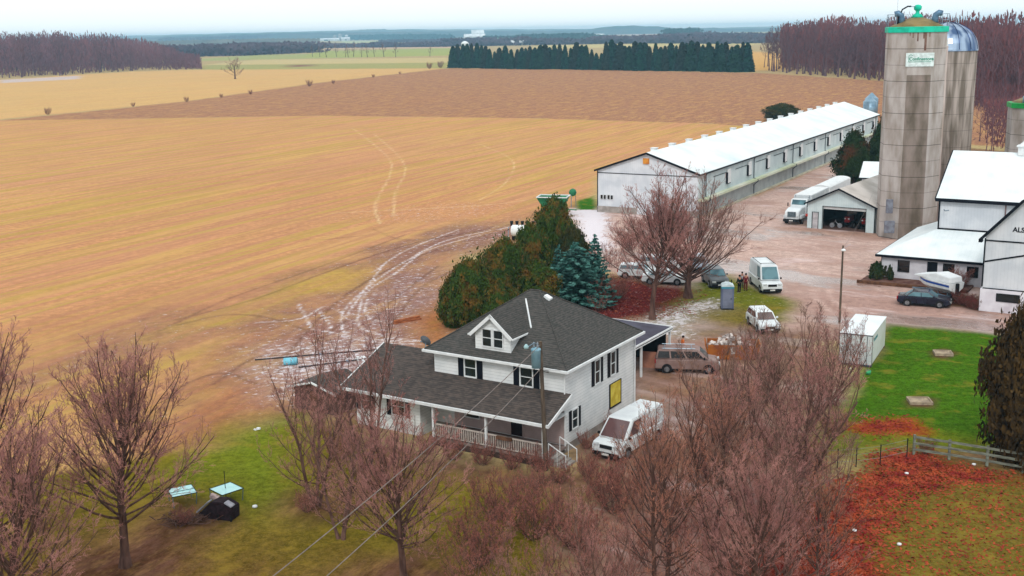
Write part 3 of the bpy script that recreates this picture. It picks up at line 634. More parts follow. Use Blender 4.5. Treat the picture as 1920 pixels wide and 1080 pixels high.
e1=evergreen('cedar_tree','large dark brown cedar cut by the right edge behind the wooden fence','tree',P(1915,868),.4,cedar(15,8.3,2.9,22000,.12,40,2.2),ced4,7,.2,None,(.95,.95,1.16))
dup(e1,P(1965,700),2.,'dark brown cedar at the right edge beside the white barn',None,(.7,.7,.8))
gc6=cedar(35,6.6,2.5,26000,.10,50,.72)
c6=evergreen('cedar_tree','reddish green cedar beside the poultry barn, left one of the pair behind the garage','tree',P(1600,345),.3,gc6,M('cedar_foliage_red_green',(36,54,22),(104,52,30),.45,.9,lo=.5,hi=.66),6,.2,'evergreens behind the garage',(1.7,1.7,1.25))
dup(c6,P(1655,335),2.3,'dark green cedar between the small white shed and the tall silo','evergreens behind the garage',(1.6,1.6,1.5))
dup(c5,P(1465,226),.3,'dark cedar top showing above the roof of the poultry barn',None,(2.2,2.2,.62))
b1=evergreen('juniper_bush','low green brown juniper at the left corner of the white lean-to','shrub',P(1643,525),.3,cedar(25,1.5,1.2,2500,.1),ced3,1,.06)
dup(b1,P(1668,528),1.3,'tiny conifer against the lean-to wall under its first window',None,(.35,.35,.9))
# conifer windbreak on the far side of the brown field
def small_conifer(seed,h,r,n,size):
    rs=np.random.RandomState(seed); z=rs.rand(n)**1.15; th=rs.rand(n)*2*math.pi
    tier=(z*11)%1; rad=r*(1-z)**.6*(1-.28*tier)*(1-.35*rs.rand(n)**2)+.15
    C=np.stack([rad*np.cos(th),rad*np.sin(th),.3+z*h*.98],1); return leafcloud(rs,C,np.stack([np.cos(th),np.sin(th),np.full(n,.7)],1),size)
wg=[small_conifer(s,18,4.2,1700,.75) for s in(1,2,3)]
ORD=['far','near']
srcs=[]; WG='conifers of the windbreak behind the brown field'
tops=[(846,90),(870,86),(905,84),(925,92),(960,88),(1000,90),(1040,87),(1100,84),(1112,96),(1135,80),(1200,82),(1240,84),(1290,80),(1330,84),(1410,82)]
xs=[]; x=850.
while x<1408: xs.append(x); x+=random.uniform(7.2,11.5)
spot=lambda i,n:'%d%s'%(i,{1:'st',2:'nd',3:'rd'}.get(i if i<20 else i%10,'th'))
for i,x in enumerate(xs):
    yb=128+(x-846)*(137-129)/(1412-846)-random.uniform(.2,1.6); g=P(x,yb)
    yt=np.interp(x,[a[0] for a in tops],[a[1] for a in tops])+random.uniform(-5,6)
    if 1112<x<1130: yt=100
    hh=above(x,yb,yt); s=hh/18.
    lab='dark green conifer of the far windbreak, %s from its left end'%spot(i+1,len(xs))
    sc=(s*random.uniform(.8,1.4),)*2+(s,)
    if i<3:
        t=evergreen('conifer_tree',lab,'tree',g,i,wg[i],[spr_d,M('dark_conifer_foliage_b',(22,44,40),(46,58,48),.4,.9),M('dark_conifer_foliage_c',(14,46,46),(28,74,60),.6,.9)][i],15,.25,WG,sc); srcs.append(t)
    else: dup(srcs[i%3],g,random.uniform(0,6),lab,None,sc)
# ---- woods : masses of leafless trunks and crowns, each one object of stuff
lod=[bare(100+i,22,.26,.32,.9,.34,(11,4,3,2),.06,stems=1,lead=.84,tapl=.62) for i in range(4)]
def place(V,s,rz,p,sz=None):
    c,s_=math.cos(rz),math.sin(rz); W=V*np.array([s,s,sz or s]); return np.stack([W[:,0]*c-W[:,1]*s_+p[0],W[:,0]*s_+W[:,1]*c+p[1],W[:,2]+p[2]],1)
def wood(name,spots,mats,hmul=1.):
    tv=[];cv=[]
    for (p,h) in spots:
        g=lod[random.randrange(4)]; s=h/20.; rz=random.uniform(0,6.28); w_=s*random.uniform(.8,1.1)
        tv.append((place(g[0][0],w_,rz,p,s),g[0][1])); cv.append((place(g[1][0],w_,rz,p,s),g[1][1]))
    a=merge(tv); b=merge(cv); V,Fq=merge([a,b]); mi=np.concatenate([np.zeros(len(a[1])),np.ones(len(b[1]))])
    return tag(np_mesh(name,V,Fq,mats,mi=mi),kind='stuff')
wb=M('wood_bark',(118,88,94),(96,72,82),.05,.95); wt=M('wood_twigs',(132,92,100),(104,76,88),.02,.95,detail=5); wt2=M('wood_twigs_brown',(134,80,80),(98,66,72),.03,.95,detail=5)
sp_=[]
for k in range(230):
    x=random.uniform(-320,375); f=random.random()**1.4; yb=np.interp(x,[-300,0,120,200,300,375],[152,147,142,136,131,129])-f*17
    yt=np.interp(x,[-300,0,60,110,180,220,280,330,375],[60,68,64,62,66,72,76,88,104])+random.uniform(-3,6)
    if x>290: yb=min(yb,131)
    sp_.append((P(x,yb),above(x,yb,yt)))
wood('woods',sp_,(wb,wt))
sp_=[]
for k in range(250):
    x=random.uniform(1432,2250); f=random.random()**1.3; yb=np.interp(x,[1430,1655,1840,2250],[133,151,205,215])-f*np.interp(x,[1430,1655,1840],[10,22,60])
    yt=np.interp(x,[1430,1450,1500,1540,1600,1655,1850,1900,2250],[62,54,44,42,48,50,56,50,50])+random.uniform(-4,6)
    sp_.append((P(x,yb),above(x,yb,yt)))
wood('woods',sp_,(wb,wt2))
sp_=[]
for k in range(120):
    x=random.uniform(1800,2300); yb=random.uniform(165,300); sp_.append((P(x,yb),random.uniform(6,12)))
wood('scrub_woods',sp_,(wb,wt2))
rsu=np.random.RandomState(77)
def fill(name,pts,n,hmax,size,mat):
    pl=poly(pts); q=rsu.rand(n*4,2)*(pl.max(0)-pl.min(0))+pl.min(0); q=q[inside(pl,q[:,0],q[:,1])][:n]
    hl=hmax*(.72+.6*vnoise(q[:,0],q[:,1],24,3)); hl=hl*np.where(q[:,0]>0,1,np.interp(q[:,0]/q[:,1],[-.35,-.315,-.29,-.26],[1,.8,.55,.32])); C=np.concatenate([q,(rsu.rand(len(q))**.9*hl)[:,None]],1)
    V,Fq=leafcloud(rsu,C,np.tile([[0,-.9,.4]],(len(C),1)),size); V=V.reshape(-1,4,3); c=V.mean(1,keepdims=True); V=(V-c)*np.array([.35,.35,1.5])+c
    tag(np_mesh(name,V.reshape(-1,3),Fq,mat),kind='stuff')
fill('wood_understorey',[(-350,150),(0,145),(120,141),(200,135),(300,131),(330,131),(380,130),(372,124),(200,118),(0,122),(-350,128)],60000,27,1.25,(wt,))
fill('wood_understorey',[(1460,131),(1655,150),(1840,200),(2200,215),(2200,160),(1840,128),(1655,118),(1475,112)],60000,24,1.0,(wt2,))
fill('wood_understorey',[(1800,180),(1840,215),(1850,290),(2200,330),(2200,215)],16000,7,.35,(wt2,))
# individual edge trees that stand out in front of the right wood
gW=bare(91,24,.34,.3,.9,.34,(14,5,4,2),.06,lead=.84,tapl=.62); ew=None
for i,(x,yb,yt) in enumerate([(1442,132,60),(1456,133,52),(1475,137,50),(1494,139,46),(1520,141,44),(1548,143,44),(1571,144,46),(1602,148,48),(1630,150,50),(1648,151,52)]):
    lab='tall leafless tree on the edge of the right hand wood, %s from its left end'%spot(i+1,9)
    s=above(x,yb,yt)/21.5
    if ew is None: ew=bare_tree('bare_tree',lab,'tree',P(x,yb),0,gW,(wb,wt2),'front trees of the right hand wood',s)
    else: dup(ew,P(x,yb),random.uniform(0,6),lab,None,s)
# distant tree belts : thousands of leaf sized clumps spread through a long volume
def belt(name,pts,hmin,hmax,depth,mat,n,size,seed=0):
    rs=np.random.RandomState(seed); pl=np.array([tuple(P(*p)) for p in pts]); L=np.linalg.norm(pl[1:]-pl[:-1],axis=1); cu=np.concatenate([[0],np.cumsum(L)])
    u=rs.rand(n)*cu[-1]; q=np.stack([np.interp(u,cu,pl[:,0]),np.interp(u,cu,pl[:,1])],1); i=np.clip(np.searchsorted(cu,u)-1,0,len(L)-1); dn=(pl[i+1]-pl[i])[:,:2]/L[i][:,None]
    hl=(hmin+(hmax-hmin)*vnoise(q[:,0],q[:,1],size*9,seed))*np.hypot(q[:,0],q[:,1])/2150; d=rs.uniform(-.5,.5,n)*depth
    C=np.stack([q[:,0]-dn[:,1]*d,q[:,1]+dn[:,0]*d,rs.rand(n)**.8*hl],1)
    V,Fq=leafcloud(rs,C,np.tile([[0,-.7,.7]],(n,1)),size); return tag(np_mesh(name,V,Fq,mat),kind='stuff')
bd=M('belt_bare',(92,74,84),(72,60,74),.01,.95); be=M('belt_evergreen',(28,54,48),(44,62,50),.01,.95)
belt('tree_belt',[(285,108),(380,106),(470,102),(560,98)],13,23,120,bd,6500,2.6,1)
belt('tree_belt',[(470,96),(600,90),(760,88),(850,87)],4,9,90,bd,4200,2.4,2)
belt('tree_belt',[(700,89),(760,88),(860,87),(960,85)],4,9,80,bd,3000,2.6,3)
belt('tree_belt',[(650,74.5),(720,73.5),(830,73)],6,8,120,be,3200,6,4)
belt('tree_belt',[(668,70.5),(690,70.2),(708,70)],9,15,160,be,1500,8,4)
belt('tree_belt',[(300,82),(400,80),(480,77),(560,75),(600,74)],8,11,100,bd,3600,5,5)
belt('tree_belt',[(860,86),(960,85),(1060,83),(1180,81),(1300,80),(1430,81)],7,15,140,bd,9000,3.2,6)
belt('tree_belt',[(910,77),(960,76),(1040,75),(1130,74)],5,11,120,be,3000,5,7)
belt('tree_belt',[(1180,78),(1250,76),(1330,75),(1440,77)],5,13,120,bd,4200,4.6,8)
belt('tree_belt',[(1262,71),(1280,70),(1295,70)],12,16,80,be,1000,5,9)
belt('tree_belt',[(720,80),(800,79),(880,78)],2,5,80,bd,1600,4,11)
# fallen leaves lying on the ground
rs=np.random.RandomState(4); C=[]
lp=[poly(p) for p in ([(1560,905),(1700,870),(1820,880),(1900,895),(1780,905),(1700,930),(1640,1000),(1600,1150),(1400,1200),(1440,1080),(1500,980)],[(1590,795),(1640,785),(1710,787),(1715,805),(1640,815),(1595,812)],[(1650,850),(1740,852),(1750,872),(1640,870)],[(1050,520),(1180,520),(1310,545),(1300,590),(1230,600),(1100,610)])]
for pl,n in zip(lp,(15000,700,700,2600)):
    a,b=pl.min(0),pl.max(0); q=rs.rand(n*3,2)*(b-a)+a; q=q[inside(pl,q[:,0],q[:,1])][:n]; q+=rs.normal(0,.7,q.shape); C.append(q)
pl=poly([(1560,900),(1920,880),(2200,960),(2100,1300),(1400,1300)]); q=rs.rand(9000,2)*(pl.max(0)-pl.min(0))+pl.min(0); C.append(q[inside(pl,q[:,0],q[:,1])])
dk_=C.pop(3); C=np.concatenate(C); C=np.concatenate([C,np.full((len(C),1),.03)],1); dk_=np.concatenate([dk_,np.full((len(dk_),1),.03)],1)
V,Fq=leafcloud(rs,dk_,np.tile([[0,0,1.6]],(len(dk_),1)),.085); tag(np_mesh('fallen_leaves',V,Fq,M('leaf_litter_crimson',(120,40,44),(150,80,56),.9,.8)),kind='stuff')
V,Fq=leafcloud(rs,C,np.tile([[0,0,1.6]],(len(C),1)),.075)
lm_=M('leaf_litter',(132,34,34),(182,84,48),.9,.8,lo=.35,hi=.65)
tag(np_mesh('fallen_leaves',V,Fq,lm_),kind='stuff')
# ================================================================ buildings
wht=lines(M('white_siding',(248,251,252),(234,239,241),1.2,.6),2,.21,.6,.16,.80)
whp=M('white_paint',(240,243,244),(226,230,232),2,.5)
whm=lines(M('white_metal_cladding',(226,230,236),(208,214,222),.6,.5),0,.30,.3,.10,.90)
whm_y=lines(M('white_metal_cladding_side',(214,228,230),(196,212,216),.5,.5),1,.30,.3,.10,.90)
roofm=lines(M('white_metal_roof',(240,247,249),(214,226,230),.5,.45,spec=.3,detail=8,lo=.45,hi=.75),0,.45,.2,.06,.93)
roofm_y=lines(M('white_metal_roof_long',(240,248,249),(212,226,230),.22,.45,spec=.3,detail=8,lo=.45,hi=.75),1,.45,.2,.06,.94)
shg=lines(M('grey_shingles',(92,88,85),(70,71,69),3.2,.9,stretch=(1,1,5),bump=.5,bscale=14,detail=6),2,.095,.7,.22,.62)
shp=lines(M('brown_shingles',(95,85,80),(72,67,65),2.4,.9,stretch=(1,1,5),bump=.5,bscale=14,detail=6),2,.07,.7,.22,.66)
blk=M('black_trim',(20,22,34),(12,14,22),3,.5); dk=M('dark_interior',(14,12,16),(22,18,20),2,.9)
conc=M('concrete',(176,168,162),(150,142,136),1.5,.9,bump=.3)
concw=M('whitewashed_wall',(232,232,238),(206,204,212),.8,.85,bump=.2)
gl=glassy('window_glass',(34,44,48)); gldk=glassy('dark_glass',(18,20,24),.2)
beige=lines(M('beige_siding',(198,176,172),(184,164,160),1.,.7),2,.14,.4,.1,.88)
wood=M('weathered_wood',(168,150,140),(130,112,104),3,.9,stretch=(1,1,6)); woodb=M('brown_wood',(118,84,62),(88,60,46),3,.9)
green_t=M('turquoise_paint',(34,206,170),(24,184,152),1,.5); metal=M('galvanised_metal',(150,170,184),(110,132,150),.8,.4,.5,detail=3)
def window(par,x0,x1,y,z0,z1,axis='x',out=-1,frame=.06,mull=1,split=True,fm=None,gm_=None,name='window'):
    """window set in a wall plane; axis x: wall runs along x at y, looking out by sign; axis y: wall runs along y at x=y"""
    def bx(m,a,b,c0,c1,d0,d1):
        lo,hi=sorted((y+out*c0,y+out*c1))
        if axis=='x': m.box(a,b,lo,hi,d0,d1)
        else: m.box(lo,hi,a,b,d0,d1)
    m=MB(); f=frame
    bx(m,x0-f,x0,-.02,.07,z0-f,z1+f); bx(m,x1,x1+f,-.02,.07,z0-f,z1+f); bx(m,x0,x1,-.02,.07,z1,z1+f); bx(m,x0,x1,-.02,.09,z0-f,z0)
    if split: bx(m,x0,x1,.012,.05,(z0+z1)/2-.022,(z0+z1)/2+.022)
    for k in range(1,mull): xx=x0+(x1-x0)*k/mull; bx(m,xx-.025,xx+.025,.013,.055,z0,z1)
    o=m.build(name,fm or whp,par)
    g=MB(); bx(g,x0,x1,.0,.011,z0,z1); g.build('pane',gm_ or gl,o)
    return o
def boxpart(name,mat,par,*b,bevel=0): m=MB(); m.box(*b); return m.build(name,mat,par,bevel=bevel)

# ---------------- farmhouse
t=R(-32); hloc=P(1063,696,5.6); hloc=Vector((hloc.x,hloc.y,0))
hs_=thing('farmhouse','white two storey farmhouse with dark hipped shingle roof, dormer and long front porch','house',hloc,t)
def gable_wall(m,x0,x1,y0,y1,z): m.box(x0,x1,y0,y1,0,z)
m=MB(); m.box(-10.33,-.45,.45,10.35,.55,5.45); m.build('wall',wht,hs_)
boxpart('foundation',conc,hs_,-10.30,-.48,.48,10.32,-.2,.549)
A=(-10.8,0,5.6);B=(0,0,5.6);C=(0,10.8,5.6);D=(-10.8,10.8,5.6);a1=(-5.75,5.4,9.05);a2=(-5.05,5.4,9.05)
m=MB(); e=.16
m.add([A,B,C,D,a1,a2]+[(p[0],p[1],p[2]-e) for p in(A,B,C,D)],[(0,1,5,4),(1,2,5),(2,3,4,5),(3,0,4),(0,6,7,1),(1,7,8,2),(2,8,9,3),(3,9,6,0),(6,9,8,7)])
m.build('roof',shg,hs_)
m=MB(); q=.03
m.box(-10.86,.06,-.13,-.003,5.42,5.6); m.box(-10.86,.06,10.803,10.93,5.42,5.6); m.box(.003,.13,-.13,10.93,5.42,5.6); m.box(-10.93,-10.803,-.13,10.93,5.42,5.6)
m.build('gutter',whp,hs_,bevel=.02)
boxpart('soffit',whp,hs_,-10.78,-.02,.02,10.78,5.40,5.437)
m=MB().tube([a1,(-5.05,5.4,9.07)],.07,6).tube([(0,0,5.62),(-5.05,5.4,9.07)],.05,5).tube([(0,10.8,5.62),(-5.05,5.4,9.07)],.05,5).tube([(-10.8,0,5.62),(-5.75,5.4,9.07)],.05,5); m.build('ridge_cap',shg,hs_)
m=MB().obox((-4.35,5.3,8.68),(.5,.4,.2),0,0,.45); m.build('roof_vent',whp,hs_,bevel=.02)
# dormer
dx0,dx1,dy=-7.12,-4.42,.62; dc=(dx0+dx1)/2
m=MB(); m.prism([(dx0,5.85),(dx1,5.85),(dx1,7.2),(dc,8.36),(dx0,7.2)],'y',dy,3.9); dw=m.build('dormer',wht,hs_)
m=MB(); ov=.32; sl_=1.16/1.35
for s in(-1,1):
    xe=dc+s*(1.35+ov); ze=8.44-sl_*(1.35+ov)
    m.slab([(dc,dy-.28,8.44),(xe,dy-.28,ze),(xe,2.6+ (7.0-ze)*.2,ze),(dc,4.62,8.44)],.10)
m.build('dormer_roof',shg,dw)
m=MB()
for s in(-1,1):
    xe=dc+s*(1.35+ov); ze=8.44-sl_*(1.35+ov)
    m.slab([(dc,dy-.34,8.455),(xe,dy-.34,ze+.015),(xe,dy-.283,ze+.015),(dc,dy-.283,8.455)],.22)
m.box(dc+1.35+ov-.02,dc+1.35+ov+.05,dy-.34,2.3,ze-.09,ze+.012); m.box(dc-1.35-ov-.05,dc-1.35-ov+.02,dy-.34,2.3,ze-.09,ze+.012)
m.build('dormer_fascia',whp,dw)
for x in (dc-.76,dc+.10): window(dw,x,x+.66,dy,6.25,7.35)
m=MB().slab([(-5.77+1.72,4.55,8.52),(-4.03,4.55,8.52),(-3.85,3.0,7.44),(-4.0,2.9,7.44)],.04)
m=MB().tube([(dc+.05,4.7,8.56),(dc+1.72,2.55,7.26)],.06,6); m.build('dormer_flashing',whp,dw)
# upper front windows with shutters
for xa,xb in((-7.86,-7.02),(-3.60,-2.74)):
    w_=window(hs_,xa,xb,.45,4.08,5.22,frame=.08)
    for x in (xa-.53,xb+.1): s_=boxpart('shutter',blk,hs_,x,x+.42,.395,.447,4.0,5.3)
# side windows
def side_win(y0,y1,z0,z1,sh_w=.36):
    window(hs_,y0,y1,-.45,z0,z1,'y',1,frame=.07)
    for y in(y0-.09-sh_w,y1+.09): boxpart('shutter',blk,hs_,-.447,-.395,y,y+sh_w,z0-.06,z1+.06)
side_win(4.50,5.15,3.45,5.0); side_win(6.75,7.40,3.45,5.0); side_win(1.40,2.10,1.35,2.55,.3)
m=MB().box(-.449,-.40,6.55,8.3,1.1,2.85); fr_=m.build('boarded_opening',blk,hs_)
boxpart('insulation_panel',M('yellow_foam_board',(232,214,92),(206,178,60),2,.8),fr_,-.399,-.38,6.68,8.12,1.25,2.8)
m=MB().tube([(-.38,.36,5.4),(-.38,.36,.3)],.05,6); m.build('downspout',whp,hs_)
m=MB().tube([(-.36,10.3,5.4),(-.36,10.3,.3)],.05,6); m.build('downspout',whp,hs_)
# wing with porch roof
wx0,wx1=-15.7,-10.335
m=MB(); m.prism([(-1.35,-.1),(6.3,-.1),(6.3,3.15),(2.45,4.6),(-1.35,3.2)],'x',wx0,wx1); m.build('wing_wall',wht,hs_)
m=MB(); 
m.slab([(-16.1,-2.5,2.9),(0.05,-2.5,2.9),(0.05,.448,4.01),(-16.1,.448,4.01)],.14)
m.slab([(-16.1,.45,4.01),(-10.34,.45,4.01),(-10.34,2.45,4.765),(-16.1,2.45,4.765)],.14)
m.slab([(-16.1,2.45,4.765),(-10.34,2.45,4.765),(-10.34,7.0,3.05),(-16.1,7.0,3.05)],.14)
m.build('porch_roof',shp,hs_)
m=MB().box(-16.2,.12,-2.62,-2.503,2.72,2.905); 
m.slab([(.055,-2.62,2.87),(.13,-2.62,2.87),(.13,.44,4.02),(.055,.44,4.02)],.2); m.slab([(-16.18,-2.62,2.87),(-16.105,-2.62,2.87),(-16.105,2.45,4.79),(-16.18,2.45,4.79)],.2)
m.build('porch_gutter',whp,hs_)
m=MB().prism([(-2.0,2.95),(.44,3.0),(.44,3.86)],'x',-.35,-.28); m.build('porch_gable_panel',whp,hs_)
boxpart('porch_ceiling',whp,hs_,-8.8,-.2,-2.3,.44,2.68,2.72)
boxpart('porch_wall',beige,hs_,-8.8,-.46,.40,.446,.6,3.3)
m=MB().box(-4.35,-3.5,.36,.398,.62,2.3); d_=m.build('door',M('dark_red_door',(44,22,26),(34,18,22),2,.4),hs_)
m=MB().box(-4.45,-4.352,.33,.4,.6,2.4).box(-3.498,-3.4,.33,.4,.6,2.4).box(-4.45,-3.4,.33,.4,2.302,2.4); m.build('door_frame',beige,d_)
for x in(-7.9,): window(hs_,x,x+1.1,.40,1.3,2.3,gm_=gldk)
boxpart('porch_deck',M('porch_boards',(150,132,126),(120,104,98),2,.8),hs_,-8.8,-.3,-2.3,.398,.42,.56)
boxpart('deck_skirt',M('porch_skirt',(92,74,68),(60,48,44),2,.9),hs_,-8.75,-.35,-2.25,-2.15,-.1,.419)
for x in(-8.65,-4.6,-.45): boxpart('porch_post',whp,hs_,x-.07,x+.07,-2.27,-2.13,.561,2.75)
rail=M('railing_paint',(206,196,186),(184,170,162),3,.7)
for xa,xb in((-8.55,-4.7),(-4.5,-.55)):
    m=MB().box(xa,xb,-2.25,-2.15,1.42,1.5).box(xa,xb,-2.24,-2.16,.66,.73)
    x=xa+.08
    while x<xb: m.box(x,x+.055,-2.225,-2.175,.731,1.419); x+=.165
    m.build('railing',rail,hs_)
m=MB().obox((-3.2,-2.32,1.42),(1.1,.22,.18)); pl_=m.build('flower_box',woodb,hs_)
m=MB()
for i in range(4): m.box(-.3+i*.28,.0+i*.28,-1.8,-.5,-.1,.48-i*.12)
m.build('steps',conc,hs_)
for y in(-1.85,-.45):
    m=MB().tube([(-.3,y,1.45),(.9,y,.85)],.035,6).tube([(-.3,y,1.45),(-.3,y,.4)],.03,6).tube([(.9,y,.85),(.9,y,0)],.03,6).tube([(.3,y,1.15),(.3,y,.1)],.02,6); m.build('handrail',whp,hs_)
for xa,xb in((-15.2,-14.5),(-12.6,-11.6)): 
    window(hs_,xa,xb,-1.35,1.2,2.4,gm_=gldk,name='window')
    for x in(xa-.45,xb+.1): boxpart('shutter',blk,hs_,x,x+.34,-1.40,-1.353,1.1,2.5)
m=MB().tube([(-10.9,4.1,4.0),(-10.9,4.1,5.5)],.05,8); m.build('vent_pipe',blk,hs_)
# rear ell with a pale metal roof
m=MB().prism([(7.2,-.1),(13.6,-.1),(13.6,2.9),(10.4,3.7),(7.2,2.9)],'x',-14.4,-10.4); m.build('rear_wing',wht,hs_)
m=MB().slab([(-14.8,6.9,2.95),(-10.35,6.9,2.95),(-10.35,10.4,3.95),(-14.8,10.4,3.95)],.1).slab([(-14.8,10.4,3.95),(-10.35,10.4,3.95),(-10.35,13.9,2.95),(-14.8,13.9,2.95)],.1); m.build('rear_roof',roofm,hs_)
# satellite dish
dsh=thing('satellite_dish','grey round satellite dish on the wing roof ridge beside the black vent pipe','dish',hloc+Matrix.Rotation(t,3,'Z')@Vector((-12.5,2.4,4.77)),t)
m=MB(); Mx=Matrix.Rotation(R(-65),3,'X'); vs=[];
pr=[(0.02,.0),(.2,.02),(.36,.075),(.42,.1)]
for r_,z in pr: vs+=[tuple(Mx@Vector((r_*math.cos(k*math.pi/8),r_*math.sin(k*math.pi/8),z))+Vector((0,0,.55))) for k in range(16)]
m.add(vs,[(i*16+j,i*16+(j+1)%16,(i+1)*16+(j+1)%16,(i+1)*16+j) for i in range(3) for j in range(16)]+[tuple(range(16))]); m.build('reflector',M('dish_grey',(120,126,134),None,2,.5),dsh)
MB().tube([(0,0,-.05),(0,.12,.5)],.03,6).build('mast',metal,dsh); MB().tube([(0,0,.42),(0,-.42,.62)],.015,5).obox((0,-.44,.63),(.08,.08,.08)).build('receiver_arm',metal,dsh)

# low shed left of the wing
sg=thing('garden_shed','low dark roofed shed with white trim left of the farmhouse wing','shed',P(592,772),R(-32))
m=MB().prism([(-1.9,0),(1.9,0),(1.9,1.7),(0,2.2),(-1.9,1.7)],'y',0,3.2); m.build('wall',M('brown_boards',(110,82,76),(84,62,58),1.5,.9),sg)
m=MB().slab([(-2.2,-.3,1.66),(0,-.3,2.27),(0,3.5,2.27),(-2.2,3.5,1.66)],.08).slab([(0,-.3,2.27),(2.2,-.3,1.66),(2.2,3.5,1.66),(0,3.5,2.27)],.08); m.build('roof',shp,sg)
m=MB().slab([(-2.25,-.38,1.68),(0,-.38,2.30),(0,-.303,2.30),(-2.25,-.303,1.68)],.12).slab([(0,-.38,2.30),(2.25,-.38,1.68),(2.25,-.303,1.68),(0,-.303,2.30)],.12); m.build('trim',whp,sg)
m=MB().box(-.4,.4,-.05,-.003,.0,1.5); m.build('door',woodb,sg)

# carport behind the house
cpt=thing('carport','low flat dark roofed carport with white fascia behind the farmhouse','carport',P(1187,652,2.75),R(-32)); cl=cpt.location; cl.z=0
m=MB().slab([(-7,-4.,2.85),(0,-4,2.75),(0,7,2.75),(-7,7,2.85)],.1); m.build('roof',M('tar_roof',(86,84,98),(70,66,78),.6,.7,detail=3),cpt)
m=MB().box(.003,.09,-4.05,7.05,2.50,2.79).box(-7,0,7.003,7.08,2.5,2.83).box(-7,0,-4.08,-4.003,2.5,2.83); m.build('fascia',whp,cpt)
m=MB().box(.0,.1,-4.05,7.05,2.62,2.68); m=MB().box(.092,.1,-4.0,7.0,2.60,2.66); m.build('trim_line',blk,cpt)
for y in(6.85,1.6): boxpart('post',whp,cpt,-.2,-.05,y,y+.14,-.1,2.62)
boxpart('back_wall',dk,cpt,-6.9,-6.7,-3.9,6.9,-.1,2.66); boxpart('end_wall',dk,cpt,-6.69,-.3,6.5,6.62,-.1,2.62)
pb=thing('plywood_sheet','tan sheet of plywood leaning upright at the carport mouth beside the beige van','board',P(1218,690),R(-20))
m=MB().obox((0,.15,.62),(1.25,.03,1.3),0,R(-12)); m.build('sheet',M('plywood',(188,132,110),(160,108,88),1.5,.8),pb); MB().obox((.3,.28,.5),(.06,.06,1.1),0,R(-20)).build('prop',woodb,pb)

# ---------------- poultry barn
bp_=P(1116,318,6.2); bl=Vector((bp_.x,bp_.y,0)); BR=R(-29.3); BW=15.9; BL=117.
pb_=thing('poultry_barn','very long white poultry barn with pale metal roof and black trim beside the golden field','barn',bl,BR)
m=MB().prism([(0.3,-.1),(BW-.3,-.1),(BW-.3,6.2),(BW/2,8.75),(.3,6.2)],'y',.3,BL-.3); m.build('wall',whm,pb_)
rm_=MB(); rm_.slab([(-.15,0,6.2),(BW/2,0,8.95),(BW/2,BL,8.95),(-.15,BL,6.2)],.12); rm_.slab([(BW/2,0,8.95),(BW+.15,0,6.2),(BW+.15,BL,6.2),(BW/2,BL,8.95)],.12); rm_.build('roof',roofm_y,pb_)
m=MB(); m.slab([(-.2,-.1,6.2),(BW/2,-.1,8.97),(BW/2,-.003,8.97),(-.2,-.003,6.2)],.28); m.slab([(BW/2,-.1,8.97),(BW+.2,-.1,6.2),(BW+.2,-.003,6.2),(BW/2,-.003,8.97)],.28)
m.box(BW+.153,BW+.27,-.1,BL,5.98,6.18); m.box(.3,BW-.3,.24,.297,5.72,5.82); m.box(.2,.297,.2,.5,0,6.1)
m.build('trim',blk,pb_)
boxpart('base_wall',conc,pb_,.25,BW-.25,.2,.297,-.1,.9)
# right long wall : concrete lower wall, projecting ledge, framed curtain openings, downpipes
sidem=lines(M('barn_side_wall',(196,208,210),(176,190,194),.3,.7),1,1.2,.2,.03,.8)
boxpart('lower_side_wall',lines(M('side_concrete',(178,186,186),(160,166,166),.5,.85),1,2.4,.2,.02,.7),pb_,BW-.297,BW-.1,.35,BL-.35,-.1,2.3)
boxpart('ledge',M('ledge_white',(228,228,214),(196,206,172),.12,.7),pb_,BW-.297,BW+.55,.35,BL-.35,2.301,2.62)
boxpart('side_footing',M('footing',(206,200,178),(180,174,156),.6,.9),pb_,BW-.1+.003,BW+.25,.35,BL-.35,-.1,.22)
boxpart('upper_side_wall',whm_y,pb_,BW-.297,BW-.18,.35,BL-.35,2.621,6.0)
nb=11
for i in range(nb):
    y0=4+i*(BL-8)/nb; y1=y0+(BL-8)/nb
    m=MB(); x=BW-.18
    m.box(x+.003,x+.05,y0+2.3,y1-1.2,5.05,5.16)
    m.build('curtain_rail',M('rail_dark',(96,110,112),None,2,.6),pb_)
    m=MB(); m.box(x+.003,x+.32,y1-1.9,y1-.6,3.5,5.6); vb=m.build('air_inlet',whp,pb_,bevel=.02)
    m=MB(); m.box(x+.01,x+.30,y1-2.05,y1-1.903,3.42,5.1); m.box(x+.01,x+.30,y1-1.9,y1-.6,3.40,3.497); m.build('inlet_edge',blk,vb)
for i in range(6):
    y=3+i*(BL-6)/5.; m=MB().tube([(BW+.1,y,6.05),(BW-.08,y,5.7),(BW-.08,y,2.7),(BW+.62,y,2.5),(BW+.62,y,2.2),(BW-.02,y,1.7),(BW-.02,y,.1)],.07,6); m.build('downpipe',M('downpipe_grey',(70,80,90),None,2,.5),pb_)
for i in range(16):
    y=5+i*(BL-10)/15.; m=MB().box(BW/2-1.2,BW/2-.45,y-.5,y+.5,8.4,9.05).obox((BW/2-.83,y,9.1),(.95,1.2,.07)); m.build('roof_ventilator',whp,pb_,bevel=.02)
m=MB().box(.9,1.3,.18,.238,2.0,2.6)
for x in(.75,1.25,1.85,2.35): window(pb_,x,x+.36,.24,1.95,2.55,frame=.04,split=False,gm_=gldk)
m=MB().box(BW/2-.1-.45,BW/2-.1+.45,.1,.297,7.3,8.1); m.build('gable_light_box',M('amber_panel',(222,150,60),(200,120,50),2,.6),pb_)
m=MB().box(6.5,10,.18,.24,0,3.6); m.build('barn_door',whm,pb_)
